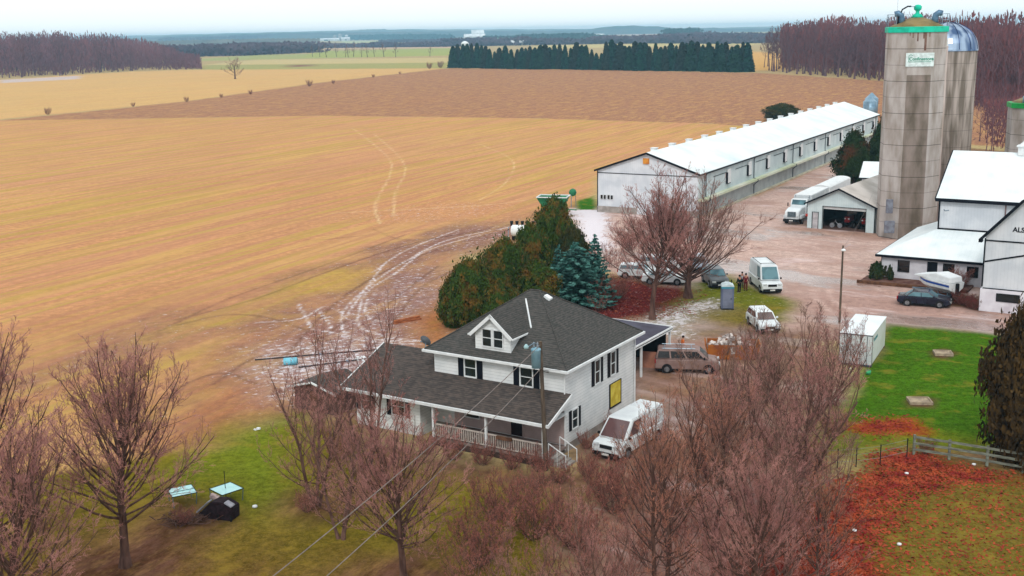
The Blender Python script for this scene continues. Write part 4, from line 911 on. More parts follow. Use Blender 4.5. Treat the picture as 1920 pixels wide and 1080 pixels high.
# feed bins
fb=thing('feed_bin','galvanised feed bin at the far end of the poultry barn, front one','silo',P(1629,238),0,'feed bins by the poultry barn')
m=MB().lathe([(1.55,2.2),(1.7,2.2),(1.7,6.6),(1.6,6.6),(.35,7.75),(.2,7.9)],20); m.build('tank',lines(M('bin_metal',(150,178,196),(118,148,170),.6,.4,.4),2,.8,.3,.08,.7),fb,True)
m=MB().lathe([(.3,.9),(1.6,2.19),(.3,1.2)],20); m.build('hopper',metal,fb,True)
for k in range(4): a=k*math.pi/2+.6; MB().tube([(1.6*math.cos(a),1.6*math.sin(a),-.1),(1.66*math.cos(a),1.66*math.sin(a),6.4)],.07,6).build('leg',metal,fb)
m=MB().tube([(-1.2,-1.4,.5),(-1.2,-1.4,6.7)],.04,5).tube([(-.8,-1.6,.5),(-.8,-1.6,6.7)],.04,5)
for k in range(14): m.tube([(-1.2,-1.4,.8+k*.43),(-.8,-1.6,.8+k*.43)],.03,4)
m.build('ladder',metal,fb)
dup(fb,fb.location+Vector((1.7,4.2,0)),.5,'galvanised feed bin at the far end of the poultry barn, taller rear one','feed bins by the poultry barn',(1,1,1.08))

# ---------------- garage
gr_=P(1513,427); grg=thing('garage','white garage with open door, vehicles inside and pale sheet roof','garage',gr_,R(-35)); GW=8.9;GD=15.5
m=MB(); wt_=.15
m.add([(0,0,-.1),(2.04,0,-.1),(2.04,0,3.35),(0,0,3.35)],[]) 
# front wall in pieces round the door opening (2.05..7.7) and a man door (0.7..1.45)
m=MB(); m.box(0,.7,0,wt_,-.1,3.35).box(.7,1.45,0,wt_,2.1,3.35).box(1.45,2.05,0,wt_,-.1,3.35).box(7.7,GW,0,wt_,-.1,3.35).box(2.05,7.7,0,wt_,3.0,3.35)
m.prism([(0,3.351),(GW,3.351),(4.2,5.35)],'y',0,wt_); m.box(0,wt_,wt_+.002,GD,-.1,3.35).box(GW-wt_,GW,wt_+.002,GD,-.1,3.35).box(0,GW,GD+.002,GD+wt_,-.1,3.35)
m.build('wall',lines(M('garage_cladding',(214,228,230),(196,212,216),.6,.55),0,.3,.3,.1,.88),grg)
m=MB(); m.slab([(-.35,-.4,3.32),(4.2,-.4,5.5),(4.2,GD+.3,5.5),(-.35,GD+.3,3.32)],.1); m.slab([(4.2,-.4,5.5),(GW+.35,-.4,3.32),(GW+.35,GD+.3,3.32),(4.2,GD+.3,5.5)],.1); m.build('roof',M('dusty_roof_sheet',(222,214,208),(188,180,172),.35,.7,detail=6),grg)
m=MB(); m.slab([(-.4,-.5,3.32),(4.2,-.5,5.53),(4.2,-.403,5.53),(-.4,-.403,3.32)],.2); m.slab([(4.2,-.5,5.53),(GW+.4,-.5,3.32),(GW+.4,-.403,3.32),(4.2,-.403,5.53)],.2)
m.box(2.0,2.05,-.05,-.003,0,3.0).box(7.7,7.75,-.05,-.003,0,3.0).box(2.0,7.75,-.05,-.003,3.001,3.06).box(.62,.7,-.04,-.003,0,2.15).box(1.45,1.52,-.04,-.003,0,2.15).box(.62,1.52,-.04,-.003,2.151,2.2).box(GW-.1,GW+.03,-.03,-.003,-.05,3.2)
m.build('trim',blk,grg)
boxpart('overhead_door',whp,grg,2.06,7.69,.2,.28,2.66,2.999); boxpart('man_door',M('door_grey',(200,196,200),None,2,.6),grg,.705,1.445,.03,.08,0,2.095)
boxpart('floor',M('garage_floor',(120,92,84),(90,70,64),1,.9),grg,.16,GW-.16,.16,GD,-.1,.012)
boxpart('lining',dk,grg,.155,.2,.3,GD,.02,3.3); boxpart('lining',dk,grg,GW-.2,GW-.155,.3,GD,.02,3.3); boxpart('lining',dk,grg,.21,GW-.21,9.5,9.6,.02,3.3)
boxpart('roof_sign',whp,grg,6.6,7.4,9,9.1,4.6,4.8)
MB().obox((-.1,-.05,1.7),(.3,.04,.35)).build('warning_sign',M('red_sign',(190,70,60),None,4,.6),grg)
# small white shed behind
sm_=P(1615,331,3.1); sm_.z=0; ssh=thing('small_barn','small white barn with clean white metal roof half hidden behind the tall silo','barn',sm_,R(-25))
m=MB().prism([(0,-.1),(7.5,-.1),(7.5,3.1),(3.75,4.9),(0,3.1)],'x',.1,12); m.build('wall',whm,ssh)
m=MB().slab([(-.3,-.35,2.98),(12.4,-.35,2.98),(12.4,3.75,5.05),(-.3,3.75,5.05)],.1).slab([(-.3,3.75,5.05),(12.4,3.75,5.05),(12.4,7.8,2.98),(-.3,7.8,2.98)],.1); m.build('roof',roofm,ssh)
m=MB().box(-.35,12.4,-.45,-.352,2.78,2.97).slab([(-.4,-.4,3.0),(-.303,-.4,3.0),(-.303,3.75,5.08),(-.4,3.75,5.08)],.2); m.build('trim',blk,ssh)

# ---------------- silos
def panel_mat(nm,c,c2):
    return lines(lines(M(nm,c,c2,.55,.9,stretch=(1.6,1.6,.5),bump=.5,detail=9,lo=.36,hi=.66),2,1.92,.5,.035,.60),2,3.84,0,.02,.55)
sA=panel_mat('silo_concrete',(194,186,182),(152,140,130)); sB=panel_mat('silo_concrete_stained',(150,136,128),(104,94,82))
gold=M('silo_roof_gold',(150,132,88),(122,108,70),.8,.6,.3)
def text(body,size,mat,par,loc,rot,name='lettering',ext=.01,bold=False):
    cu=bpy.data.curves.new(name,'FONT'); cu.body=body; cu.size=size; cu.extrude=ext; cu.align_x='LEFT'; cu.offset=.012 if bold else 0
    tmp=bpy.data.objects.new('tmp',cu); COL.objects.link(tmp); dg=bpy.context.evaluated_depsgraph_get(); me=bpy.data.meshes.new_from_object(tmp.evaluated_get(dg)); bpy.data.objects.remove(tmp)
    me.materials.clear(); me.materials.append(mat)
    o=bpy.data.objects.new(name,me); COL.objects.link(o); o.parent=par; o.location=loc; o.rotation_euler=rot; return o
def silo(name,label,loc,rad,h,facing,cage=True):
    s=thing(name,label,'silo',loc,facing)
    n=8; ap=[(math.cos((k+.5)*2*math.pi/n)*rad,math.sin((k+.5)*2*math.pi/n)*rad) for k in range(n)]
    V=[(x*1.02,y*1.02,-.3) for x,y in ap]+[(x,y,h) for x,y in ap]+[(x,y,h*.80) for x,y in ap]
    m=MB(); 
    for k in range(n):
        j=(k+1)%n; front=(k==5)
        m.add([V[k],V[j],V[16+j],V[16+k]],[(0,1,2,3)],1 if k in(5,) else 0); m.add([V[16+k],V[16+j],V[8+j],V[8+k]],[(0,1,2,3)],0)
    m.build('wall',[sA,sB],s)
    m=MB().lathe([(rad*1.0,h-.02),(rad*1.045,h),(rad*1.045,h+.62),(rad*.99,h+.66)],8,rot=math.pi/8); m.build('rim',green_t if cage else M('green_rim',(40,170,80),None,1,.5),s)
    m=MB().lathe([(rad*.98,h+.5),(rad*.7,h+1.0),(rad*.45,h+1.45),(rad*.2,h+1.72),(.3,h+1.8)],16); rf=m.build('roof',gold,s,True)
    MB().lathe([(.75,h+1.72),(.5,h+2.1),(.22,h+2.2),(.22,h+2.5),(.42,h+2.65),(.48,h+3.0),(.3,h+3.2),(.05,h+3.25)],12).build('cap',green_t,rf,True)
    return s
fc=math.atan2(0-141.6,0-48.4)-R(-90)+R(9)   # front face turned a little left of the camera
sx=thing
s1loc=Vector((49.75,142.6,0)); S1=silo('concrete_silo','tallest grey octagonal concrete silo with turquoise rim and white name sign',s1loc,3.62,25.0,fc)
ap_=3.62*math.cos(math.pi/8)
m=MB().box(-1.6,1.62,-ap_-.12,-ap_-.02,21.0,22.6); sg_=m.build('sign_board',M('sign_white',(232,246,244),None,2,.5),S1)
tg=M('sign_green',(24,150,120),None,2,.5); text('Confinestore',.52,tg,sg_,(-1.22,-ap_-.13,21.72),(R(90),0,0),bold=True)
m=MB().box(-1.3,1.3,-ap_-.14,-ap_-.123,21.52,21.58).box(-1.3,-1.25,-ap_-.14,-ap_-.123,21.52,22.2); m.obox((-1.17,-ap_-.13,22.33),(.34,.02,.05),0,0,R(-30)); m.obox((-.93,-ap_-.13,22.33),(.26,.02,.05),0,0,R(30)); m.build('sign_rules',tg,sg_)
# stains under the rim
m=MB()
for x,l,w_ in((-.35,1.1,.09),(0.55,2.2,.13),(.35,.8,.1),(-.9,.7,.07),(1.0,.6,.06),(-1.25,.5,.05)): m.box(x-w_,x+w_,-ap_-.006-.002*abs(x),-ap_+.02,25.05-l,25.09)
m.build('rust_streaks',M('rust_stain',(112,82,72),(140,112,98),1.5,.95),S1)
# cage rail, arm, blower hoods, mast
for xs_ in((-3.5,-2.6),(2.7,3.5)):
    a,b=xs_; m=MB()
    for x in(a,b):
        for y in(-1.2,0): m.tube([(x,y,25.7),(x,y,27.1)],.035,5)
    for z in(26.4,27.1): m.tube([(a,-1.2,z),(b,-1.2,z),(b,0,z),(a,0,z),(a,-1.2,z)],.03,5)
    m.build('guard_rail',metal,S1)
m=MB().tube([(-2.9,-1.2,27.08),(-1,-1.3,27.08)],.02,4).tube([(1.5,-1.3,27.08),(3.,-1.2,27.08)],.02,4); m.build('guard_wire',metal,S1)
for x,sg2 in((-1.9,-1),(1.95,1)):
    pts=[(x,-.6,25.9),(x,-.6,26.6),(x+sg2*.1,-.6,27.0),(x+sg2*.45,-.6,27.25),(x+sg2*.8,-.6,27.15)]; MB().tube(pts,.42,10,r2=.36).build('blower_hood',M('hood_blue_grey',(104,136,162),(80,108,134),1,.4,.4),S1,True)
pts=[(-2.4,-.8,25.8),(-2.3,-.8,26.8),(-1.9,-.8,27.7),(-1.3,-.8,28.05),(-.9,-.8,28.05)]; MB().tube(pts,.09,6).build('fill_pipe',blk,S1); MB().tube([(-.9,-.8,28.02),(0,-.1,28.0)],.04,5).build('fill_pipe_arm',metal,S1)
MB().tube([(-2.35,0,25.7),(-2.35,0,32)],.025,4).build('mast',M('mast_pale',(200,214,222),None,1,.5),S1)
cbm=M('cabinet_grey',(140,146,158),(112,112,124),2,.6)
boxpart('control_cabinet',cbm,S1,-3.0,-2.2,-ap_-.4,-ap_-.0,3.3,5.0,bevel=.03); MB().obox((-2.5,-ap_-.3,1.6),(1.2,.5,1.5)).build('control_cabinet',cbm,S1,bevel=.03)
s2loc=Vector((56.1,149.5,0)); S2=thing('domed_silo','older round concrete silo with shiny metal dome right behind the tallest silo','silo',s2loc,fc)
sC=lines(M('stave_concrete',(172,160,152),(112,102,92),.9,.9,stretch=(2.2,2.2,.22),bump=.3,detail=6),2,2.1,.4,.03,.6)
MB().lathe([(3.75,-.3),(3.75,22.6)],28).build('wall',sC,S2,True)
pr=[(3.83,22.55),(3.83,22.75)]+[(3.8*math.cos(a),22.75+3.35*math.sin(a)) for a in np.linspace(.05,1.5,9)]
dm=M('dome_metal',(170,190,214),(84,108,146),1.2,.28,.75,detail=1,stretch=(1,1,.1)); dmo=MB().lathe(pr,28).build('dome',dm,S2,False)
m=MB()
for k in range(0,28,2):
    an=k*2*math.pi/28; m.tube([(1.005*r_*math.cos(an),1.005*r_*math.sin(an),z) for r_,z in pr[1:]],.05,4)
m.build('dome_rib',M('dome_rib_metal',(40,60,100),None,2,.3,.8),dmo)
m=MB().tube([(-1.1,-3.85,0),(-1.1,-3.85,23.2)],.62,10); ch=m.build('unloading_chute',M('chute_pale',(206,190,184),(176,160,150),.6,.8,stretch=(1,1,.5)),S2,True); MB().box(-1.6,-.6,-4.3,-3.3,23.2,24.1).build('chute_hood',whp,ch)
m=MB(); 
for k in range(16):
    if k>10: m.lathe([(3.79,1.2+(k-10)*1.0),(3.79,1.26+(k-10)*1.0)],28)
m.build('hoop',M('hoop_dark',(96,86,80),None,2,.6,.5),S2)
S3=silo('concrete_silo','shorter grey octagonal concrete silo with green rim, cut by the right edge',Vector((70.0,152.,0)),4.1,15.0,math.atan2(-152,-70)+R(90)+R(12),cage=False)
ap3=4.1*math.cos(math.pi/8)
m=MB().box(-1.0,2.2,-ap3-.12,-ap3-.02,11.2,12.8); s3g=m.build('sign_board',M('sign_white',(232,246,244),None,2,.5),S3); text('Confinestore',.52,tg,s3g,(-.65,-ap3-.13,11.9),(R(90),0,0),bold=True); MB().box(-.75,1.9,-ap3-.14,-ap3-.123,11.7,11.76).build('sign_rules',tg,s3g)
MB().tube([(-2.4,-2.2,15.3),(-2.4,-2.2,16.4),(-2.1,-2.2,16.7),(-1.6,-2.2,16.6)],.4,10,r2=.36).build('blower_hood',metal,S3,True)

# ---------------- bank barn complex
bk=P(1838,582); BB=R(-32)
lean=thing('lean_to','low white lean-to with wide white metal roof below the big barn','building',bk,BB)
ex0,ex1,ey0,ey1=-11.9,-.02,9.6,24.
m=MB().box(ex0+.3,ex1-.01,ey0+.35,ey1,-.1,2.5); m.build('wall',concw,lean)
m=MB(); zt=5.0
m.slab([(ex0-.2,ey0,2.62),(ex1-.01,ey0,2.62),(ex1-.01,14.4,4.86),(-7.2,14.4,4.86)],.12); m.slab([(ex0-.2,ey0,2.62),(-7.2,14.4,4.86),(-7.2,24,4.86),(ex0-.2,28,2.62)],.12); m.build('roof',roofm,lean)
m=MB().box(ex0-.28,ex1-.02,ey0-.09,ey0-.003,2.36,2.60).box(ex0-.3,ex0-.203,ey0-.09,27.8,2.36,2.60).box(ex0+.25,ex0+.297,ey0+.3,ey0+.6,0,2.4); m.build('trim',blk,lean)
for xa,xb,z0,z1 in((-9.9,-8.8,.95,2.05),(-5.4,-4.4,1.3,2.1),(-3.1,-2.1,1.0,2.0),(-1.4,-.7,.8,1.9)): window(lean,xa,xb,ey0+.35,z0,z1,frame=.05,gm_=gldk,fm=blk)
boxpart('door',blk,lean,-7.0,-6.0,ey0+.30,ey0+.347,.1,2.2)
bed=thing('garden_bed','raised bed edged with brown timber along the lean-to wall','garden bed',bk,BB)
boxpart('timber_edge',woodb,bed,-13.2,-2.4,6.6,6.85,-.05,.32); boxpart('soil',M('bed_soil',(84,50,44),(120,90,80),1.5,.95),bed,-13,-2.4,6.86,9.9,-.05,.2)
big=thing('bank_barn','big white two storey barn block with steep white metal roof and black trim','barn',bk,BB)
ux0,ux1,uy0,uy1=-7.1,24,14.5,28.6
m=MB().prism([(uy0,0),(uy1,0),(uy1,8.3),((uy0+uy1)/2,12.2),(uy0,8.3)],'x',ux0,ux1); m.build('wall',whm,big)
ym=(uy0+uy1)/2
m=MB().slab([(ux0-.3,uy0-.4,8.2),(ux1,uy0-.4,8.2),(ux1,ym,12.45),(ux0-.3,ym,12.45)],.12).slab([(ux0-.3,ym,12.45),(ux1,ym,12.45),(ux1,uy1+.4,8.2),(ux0-.3,uy1+.4,8.2)],.12); m.build('roof',roofm,big)
m=MB().box(ux0-.35,ux1,uy0-.5,uy0-.403,7.85,8.2).slab([(ux0-.42,uy0-.45,8.2),(ux0-.303,uy0-.45,8.2),(ux0-.303,ym,12.47),(ux0-.42,ym,12.47)],.25).box(ux0-.05,ux0+.1,uy0-.06,uy0-.003,4.7,7.9).box(ux0,ux1,uy0-.07,uy0-.004,4.82,5.02); m.build('trim',blk,big)
m=MB().tube([(-.6,uy0-.15,7.8),(-.6,uy0-.15,5.0)],.07,6); m.build('downpipe',M('pipe_brown',(140,110,110),None,2,.6),big)
m=MB().tube([(ux0+.5,uy0-.1,7.0),(ux0+.7,uy0-.5,6.9),(ux0+1.1,uy0-.5,7.0)],.05,5); m.build('light_bracket',metal,big)
cx_=-.2; m=MB().box(cx_-.6,cx_+.6,ym-.6,ym+.6,12.2,13.1).box(cx_-.75,cx_+.75,ym-.75,ym+.75,13.1,13.25); cu_=m.build('cupola',whp,big); MB().lathe([(.65,13.25),(.25,13.6),(.12,13.9),(.03,14.2)],8,(cx_,ym,0)).build('cupola_cap',whp,cu_)
gb=thing('gambrel_barn','white gambrel roofed barn front with black trim and ALS lettering at the right edge','barn',bk,BB)
gwid=15.5; prof=[(0,7.0),(3.0,10.3),(gwid/2,12.9),(gwid-3.0,10.3),(gwid,7.0)]
m=MB().prism([(0,2.1)]+[(0,7.0)]+prof[1:]+[(gwid,2.1)],'y',0,26); m.build('wall',whm,gb)
boxpart('stone_base',M('whitewashed_base',(236,234,242),(206,200,210),.7,.85,bump=.25,lo=.45,hi=.7),gb,-.12,gwid+.1,-.12,26,-.2,2.098)
m=MB(); o_=[(-.5,6.72)]+prof[1:4]+[(gwid+.5,6.72)]; o_=[(-.5,6.72),(2.9,10.5),(gwid/2,13.15),(gwid-2.9,10.5),(gwid+.5,6.72)]
for i in range(4): (xa,za),(xb,zb)=o_[i],o_[i+1]; m.slab([(xa,-.45,za),(xb,-.45,zb),(xb,26.2,zb),(xa,26.2,za)],.12)
m.build('roof',roofm_y,gb)
m=MB()
for i in range(4): (xa,za),(xb,zb)=o_[i],o_[i+1]; m.slab([(xa,-.53,za+.02),(xb,-.53,zb+.02),(xb,-.453,zb+.02),(xa,-.453,za+.02)],.26)
m.box(-.06,.06,-.08,-.003,2.3,6.8).box(0.07,gwid,-.06,-.003,6.55,6.67).box(.07,gwid,-.06,-.003,2.12,2.2)
m.slab([(.07,-.05,4.7),(6.5,-.05,6.3),(6.5,-.003,6.3),(.07,-.003,4.7)],.14); m.box(-.5,-.2,-.5,.2,6.45,6.75); m.box(-.14,-.122,-.1,9.2,-.1,2.1)
m.build('trim',blk,gb)
window(gb,1.35,3.25,-.12,1.1,1.75,frame=.05,split=False,gm_=gldk,fm=blk)
text('ALS',.62,blk,gb,(2.25,-.02,7.55),(R(90),0,0),ext=.02,bold=True)
# ================================================================ vehicles and loose things
rub=M('tyre_rubber',(30,28,30),(44,40,40),6,.9); rim=M('wheel_rim',(150,152,156),(110,110,114),5,.4,.4)
cgl=M('car_glass',(96,136,146),(58,88,98),.8,.3,spec=.3,detail=2); hl=M('headlamp_glass',(226,232,236),None,5,.15,spec=.8); tl=M('tail_lamp_red',(170,24,34),None,5,.3); plate=M('number_plate',(222,222,220),None,6,.5)
blkp=M('black_plastic',(26,26,28),(36,36,38),5,.7)
def wheel(par,x,y,r,wd):
    w_=MB().disc((x,y,r),(0,1,0),r,wd,20).build('wheel',rub,par,bevel=.02)
    s=1 if y>0 else -1
    MB().disc((x,y+s*(wd/2+.004),r),(0,1,0),r*.62,.03,14).disc((x,y+s*(wd/2+.02),r),(0,1,0),r*.16,.03,8).build('rim',rim,w_)
def vehicle(name,label,cat,loc,rz,paint,L,W,low,cab,tx0,tx1,bx0,bx1,zb,zt,wr,wxs,side=((0.05,.95),),narrow=.80,gl_=None,group=None,chrome=False,grille=True,rails=False,dirt=None):
    """car along +x (front at +x). low: side outline of the lower body (x,z); cabin: bottom bx0..bx1 at zb, top tx0..tx1 at zt"""
    v=thing(name,label,cat,loc,rz,group); g_=gl_ or cgl
    m=MB().prism(low,'y',-W/2,W/2); m.build('body',paint,v,False,bevel=.07,seg=3)
    wb_,wt_=W/2*.955,W/2*narrow
    Vb=[(bx0,-wb_,zb),(bx1,-wb_,zb),(bx1,wb_,zb),(bx0,wb_,zb),(tx0,-wt_,zt),(tx1,-wt_,zt),(tx1,wt_,zt),(tx0,wt_,zt)]
    m=MB().add(Vb,[(0,3,2,1),(4,5,6,7),(0,1,5,4),(1,2,6,5),(2,3,7,6),(3,0,4,7)]); cb=m.build('cabin',paint,v,False,bevel=.06,seg=2)
    Vv=[Vector(p) for p in Vb]
    def pan(nm,a,b,c,d,u0,u1,v0,v1,mat,off=.012):
        # a,b bottom ; d,c top
        f=lambda u,w: (a.lerp(b,u)).lerp(d.lerp(c,u),w)
        p=[f(u0,v0),f(u1,v0),f(u1,v1),f(u0,v1)]; n=(p[1]-p[0]).cross(p[3]-p[0]).normalized()
        cen=sum(p,Vector())/4; 
        if n.dot(cen-Vector(((tx0+tx1)/2,0,(zb+zt)/2-.3)))<0: n=-n
        q=[x+n*off for x in p]; r_=[x-n*.02 for x in p]
        m=MB().add([*map(tuple,q),*map(tuple,r_)],[(0,1,2,3),(7,6,5,4),(0,4,5,1),(1,5,6,2),(2,6,7,3),(3,7,4,0)]); return m.build(nm,mat,v)
    pan('windscreen',Vv[1],Vv[2],Vv[6],Vv[5],.07,.93,.06,.90,g_)
    pan('rear_window',Vv[3],Vv[0],Vv[4],Vv[7],.09,.91,.14,.86,g_)
    for u0,u1 in side:
        pan('side_window',Vv[0],Vv[1],Vv[5],Vv[4],u0,u1,.12,.86,g_); pan('side_window',Vv[3],Vv[2],Vv[6],Vv[7],u0,u1,.12,.86,g_)
    xf=max(p[0] for p in low); xr=min(p[0] for p in low); zf=max(p[1] for p in low if p[0]>xf-.25); 
    for s in(-1,1):
        MB().obox((xf-.06,s*(W/2-.30),zf-.14),(.16,.40,.17)).build('headlight',hl,v,bevel=.03)
        MB().obox((xr+.05,s*(W/2-.16),zb-.2),(.14,.22,.34)).build('tail_light',tl,v,bevel=.03)
        m=MB().obox((bx1-.35,s*(W/2+.09),zb+.12),(.14,.2,.16)); m.build('wing_mirror',blkp if cat=='van' else paint,v,bevel=.03)
        for wx in wxs: 
            m=MB().disc((wx,s*(W/2-.01),wr+.02),(0,1,0),wr*1.18,.05,20); m.build('wheel_arch',blkp,v)
            wheel(v,wx,s*(W/2-.10),wr,.26)
    if grille: MB().obox((xf-.0,0,zf-.22),(.06,W*.42,.22)).build('grille',blkp,v)
    MB().obox((xf+.01,0,.42),(.10,W*.92,.24)).build('bumper',blkp,v,bevel=.03); MB().obox((xf+.07,0,.44),(.03,.5,.14)).build('number_plate',plate,v)
    MB().box(xr+.25,xf-.25,-W/2+.12,W/2-.12,.18,.34).build('underbody',blkp,v)
    if chrome:
        m=MB()
        for s in(-1,1):
            pts=[(bx0+.15,s*(W/2*.955+.0),zb+.06),(tx0+.05,s*(W/2*narrow+.03),zt-.05),(tx1,s*(W/2*narrow+.03),zt-.05),(bx1-.1,s*(W/2*.955+.01),zb+.06)]; m.tube(pts,.02,4)
        m.build('window_trim',M('chrome',(220,226,232),None,4,.2,.9),v)
    if rails:
        m=MB()
        for s in(-1,1): m.tube([(tx0+.3,s*wt_*.85,zt+.1),(tx1-.3,s*wt_*.85,zt+.1)],.03,5)
        for x in(tx0+.5,tx1-.6): m.tube([(x,-wt_*.9,zt+.11),(x,wt_*.9,zt+.11)],.025,5)
        m.build('roof_rack',blkp if not dirt else metal,v)
    return v
def heading(p,q,loc=None):
    a,b=P(*p),P(*q); return math.atan2(b.y-a.y,b.x-a.x)
car_low=lambda L,h,hb:[(-L/2+.05,.30),(-L/2,.55),(-L/2+.05,hb),(-L/2+.5,hb+.03),(L*.18,hb+.02),(L/2-.35,h),(L/2-.02,h-.16),(L/2,.45),(L/2-.12,.28)]
navy=M('car_paint_navy',(34,40,62),(24,28,46),1,.25,.3,coat=.6); silver=M('car_paint_silver',(156,160,172),(132,136,150),1,.3,.4,coat=.5)
whc=M('car_paint_white',(232,238,240),(218,224,228),1,.35,coat=.3); beigec=M('car_paint_beige',(160,136,130),(138,112,106),1,.45,.1); greyc=M('car_paint_grey',(120,124,128),(100,104,108),1,.35,.2)
vehicle('parked_car','dark navy saloon parked nose right in front of the boat trailer','car',P(1732,572),heading((1684,568),(1778,575)),navy,4.75,1.82,car_low(4.75,.86,.92),0,-.95,.42,-1.75,1.25,.93,1.44,.33,(-1.42,1.45),((.08,.50),(.53,.92)),chrome=True,grille=True)
vd=R(-90-22)
vehicle('parked_car','silver grey SUV facing the camera beside the grey portable toilet','car',P(1340,533),R(-90+4),greyc,4.7,1.9,car_low(4.7,1.06,1.12),0,-2.0,.55,-2.25,1.25,1.13,1.74,.37,(-1.4,1.45),((.05,.33),(.36,.64),(.67,.94)),gl_=None)
van_low=lambda L:[(-L/2,.35),(-L/2,1.25),(L*.28,1.27),(L/2-.2,1.12),(L/2-.02,.9),(L/2,.5),(L/2-.1,.32)]
vehicle('white_van','tall white cargo van with black mirrors facing the camera beside the standing people','van',P(1434,540),R(-90+2),whc,5.9,2.05,van_low(5.9),0,-2.9,1.35,-2.93,2.15,1.26,2.62,.36,(-1.9,1.95),((.70,.93),),narrow=.83,rails=True)
vehicle('parked_car','white estate car facing the camera on the drive, seen through twigs below the tall van','car',P(1430,615),R(-90+4),whc,4.6,1.84,car_low(4.6,.98,1.02),0,-1.95,.35,-2.2,1.15,1.03,1.6,.34,(-1.4,1.4),((.05,.45),(.48,.92)),gl_=M('car_glass_brown',(110,88,84),(76,58,56),.8,.1,spec=.7))
vehicle('white_van','white cargo van parked against the side wall of the farmhouse, behind twigs','van',P(1180,838),R(-90-36),whc,5.8,2.05,van_low(5.8),0,-2.85,1.1,-2.88,2.2,1.22,2.3,.36,(-1.9,1.95),((.70,.93),),narrow=.84,gl_=M('van_glass_brown',(104,76,76),(84,60,62),.8,.12,spec=.6))
vehicle('minivan','dusty beige minivan with roof rack parked side-on at the carport','van',P(1288,694),R(-8),beigec,4.95,1.95,[(-2.45,.35),(-2.47,1.1),(1.2,1.12),(2.25,.98),(2.47,.75),(2.47,.42),(2.3,.3)],0,-2.25,.9,-2.42,1.65,1.13,1.82,.34,(-1.55,1.6),((.03,.27),(.30,.58),(.61,.92)),rails=True,dirt=1,gl_=gldk)
vehicle('parked_car','white saloon half hidden behind the trunk of the straight maple','car',P(1246,531),R(-14),whc,4.7,1.82,car_low(4.7,.9,.95),0,-1.05,.4,-1.8,1.15,.96,1.46,.33,(-1.42,1.4),((.08,.50),(.53,.92)))
vehicle('parked_car','white estate car behind the white saloon, seen between the two maples','car',P(1236,505),R(-12),whc,4.6,1.82,car_low(4.6,.95,1.0),0,-2.0,.35,-2.2,1.1,1.01,1.6,.34,(-1.4,1.4),((.05,.45),(.48,.92)))
vehicle('parked_car','white hatchback at the left end of the car row behind the straight maple','car',P(1196,520),R(-14),whc,4.2,1.78,car_low(4.2,.95,1.0),0,-1.8,.35,-2.0,1.05,1.01,1.5,.33,(-1.25,1.3),((.05,.45),(.48,.92)))
vehicle('parked_car','silver car facing the camera behind the trunk of the broad maple','car',P(1308,505),R(-90),silver,4.5,1.82,car_low(4.5,.95,1.0),0,-1.7,.35,-2.0,1.1,1.01,1.55,.34,(-1.35,1.35),((.05,.45),(.48,.92)),gl_=gldk)
# white conventional truck with long box trailer
TR=R(-90-30); trk=thing('box_truck','white bonneted truck with long white box body parked left of the garage','truck',P(1487,420),TR)
# local x forward (towards camera), nose at x=0.8
m=MB().prism([(-2.4,.8),(-2.4,2.1),(-.6,2.12),(.6,1.85),(.8,1.6),(.8,.75)],'y',-.95,.95); m.build('hood',whc,trk,bevel=.08)
m=MB().prism([(-3.9,.8),(-3.9,3.0),(-2.7,3.05),(-2.2,2.3),(-2.2,.8)],'y',-1.1,1.1); cab_=m.build('cab',whc,trk,bevel=.08)
MB().obox((-2.42,0,2.62),(.04,1.85,.72),0,0,R(-33)).build('windscreen',cgl,trk)
for s in(-1,1):
    MB().box(-3.5,-2.6,s*1.105-.02,s*1.105+.02,2.0,2.7).build('side_window',cgl,trk); MB().obox((.83,s*.72,1.15),(.1,.3,.25)).build('headlight',hl,trk); MB().obox((-2.1,s*1.4,2.3),(.1,.12,.5)).build('wing_mirror',blkp,trk)
    MB().obox((-.4,s*1.08,1.0),(1.5,.3,.5)).build('mudguard',whc,trk,bevel=.08)
    for x in(-.4,-6.0,-7.2): wheel(trk,x,s*1.02,.5,.34)
    MB().tube([(-4.0,s*.95,1.0),(-4.0,s*.95,3.4)],.08,8).build('exhaust_stack',M('chrome',(220,226,232),None,4,.2,.9),trk)
MB().obox((.85,0,1.42),(.1,1.1,.7)).build('grille',M('grille_grey',(120,140,150),(90,104,112),8,.3,.6),trk); MB().obox((.95,0,.62),(.24,2.2,.36)).build('bumper',blkp,trk,bevel=.04); MB().obox((1.09,0,.62),(.03,.5,.16)).build('number_plate',plate,trk)
MB().box(-8.5,.4,-.5,.5,.55,.8).build('chassis',blkp,trk)
m=MB().box(-13.2,-4.3,-1.25,1.25,1.15,3.35); bx_=m.build('box_body',lines(M('truck_box',(224,230,232),(206,212,216),.8,.6),0,.9,.4,.06,.8),trk,bevel=.04)
m=MB().box(-13.1,-4.4,-1.15,1.15,3.352,3.40); m.build('roll_tarp',whp,bx_)
trl=thing('grain_trailer','long white trailer with curved pale tarp behind the white truck','trailer',P(1487,420)+Matrix.Rotation(TR,3,'Z')@Vector((-20.5,-.2,0)),TR)
pf=[(-1.25,1.2),(1.25,1.2),(1.25,3.1)]+[(1.25*math.cos(a),3.1+.35*math.sin(a)) for a in np.linspace(.2,math.pi-.2,8)]+[(-1.25,3.1)]
MB().prism(pf,'x',-6,6).build('body',whp,trl); MB().box(-6,5.5,-.5,.5,.8,1.19).build('chassis',blkp,trl)
for x in(-4.6,-3.4,4.0):
    for s in(-1,1): wheel(trl,x,s*1.02,.5,.34)
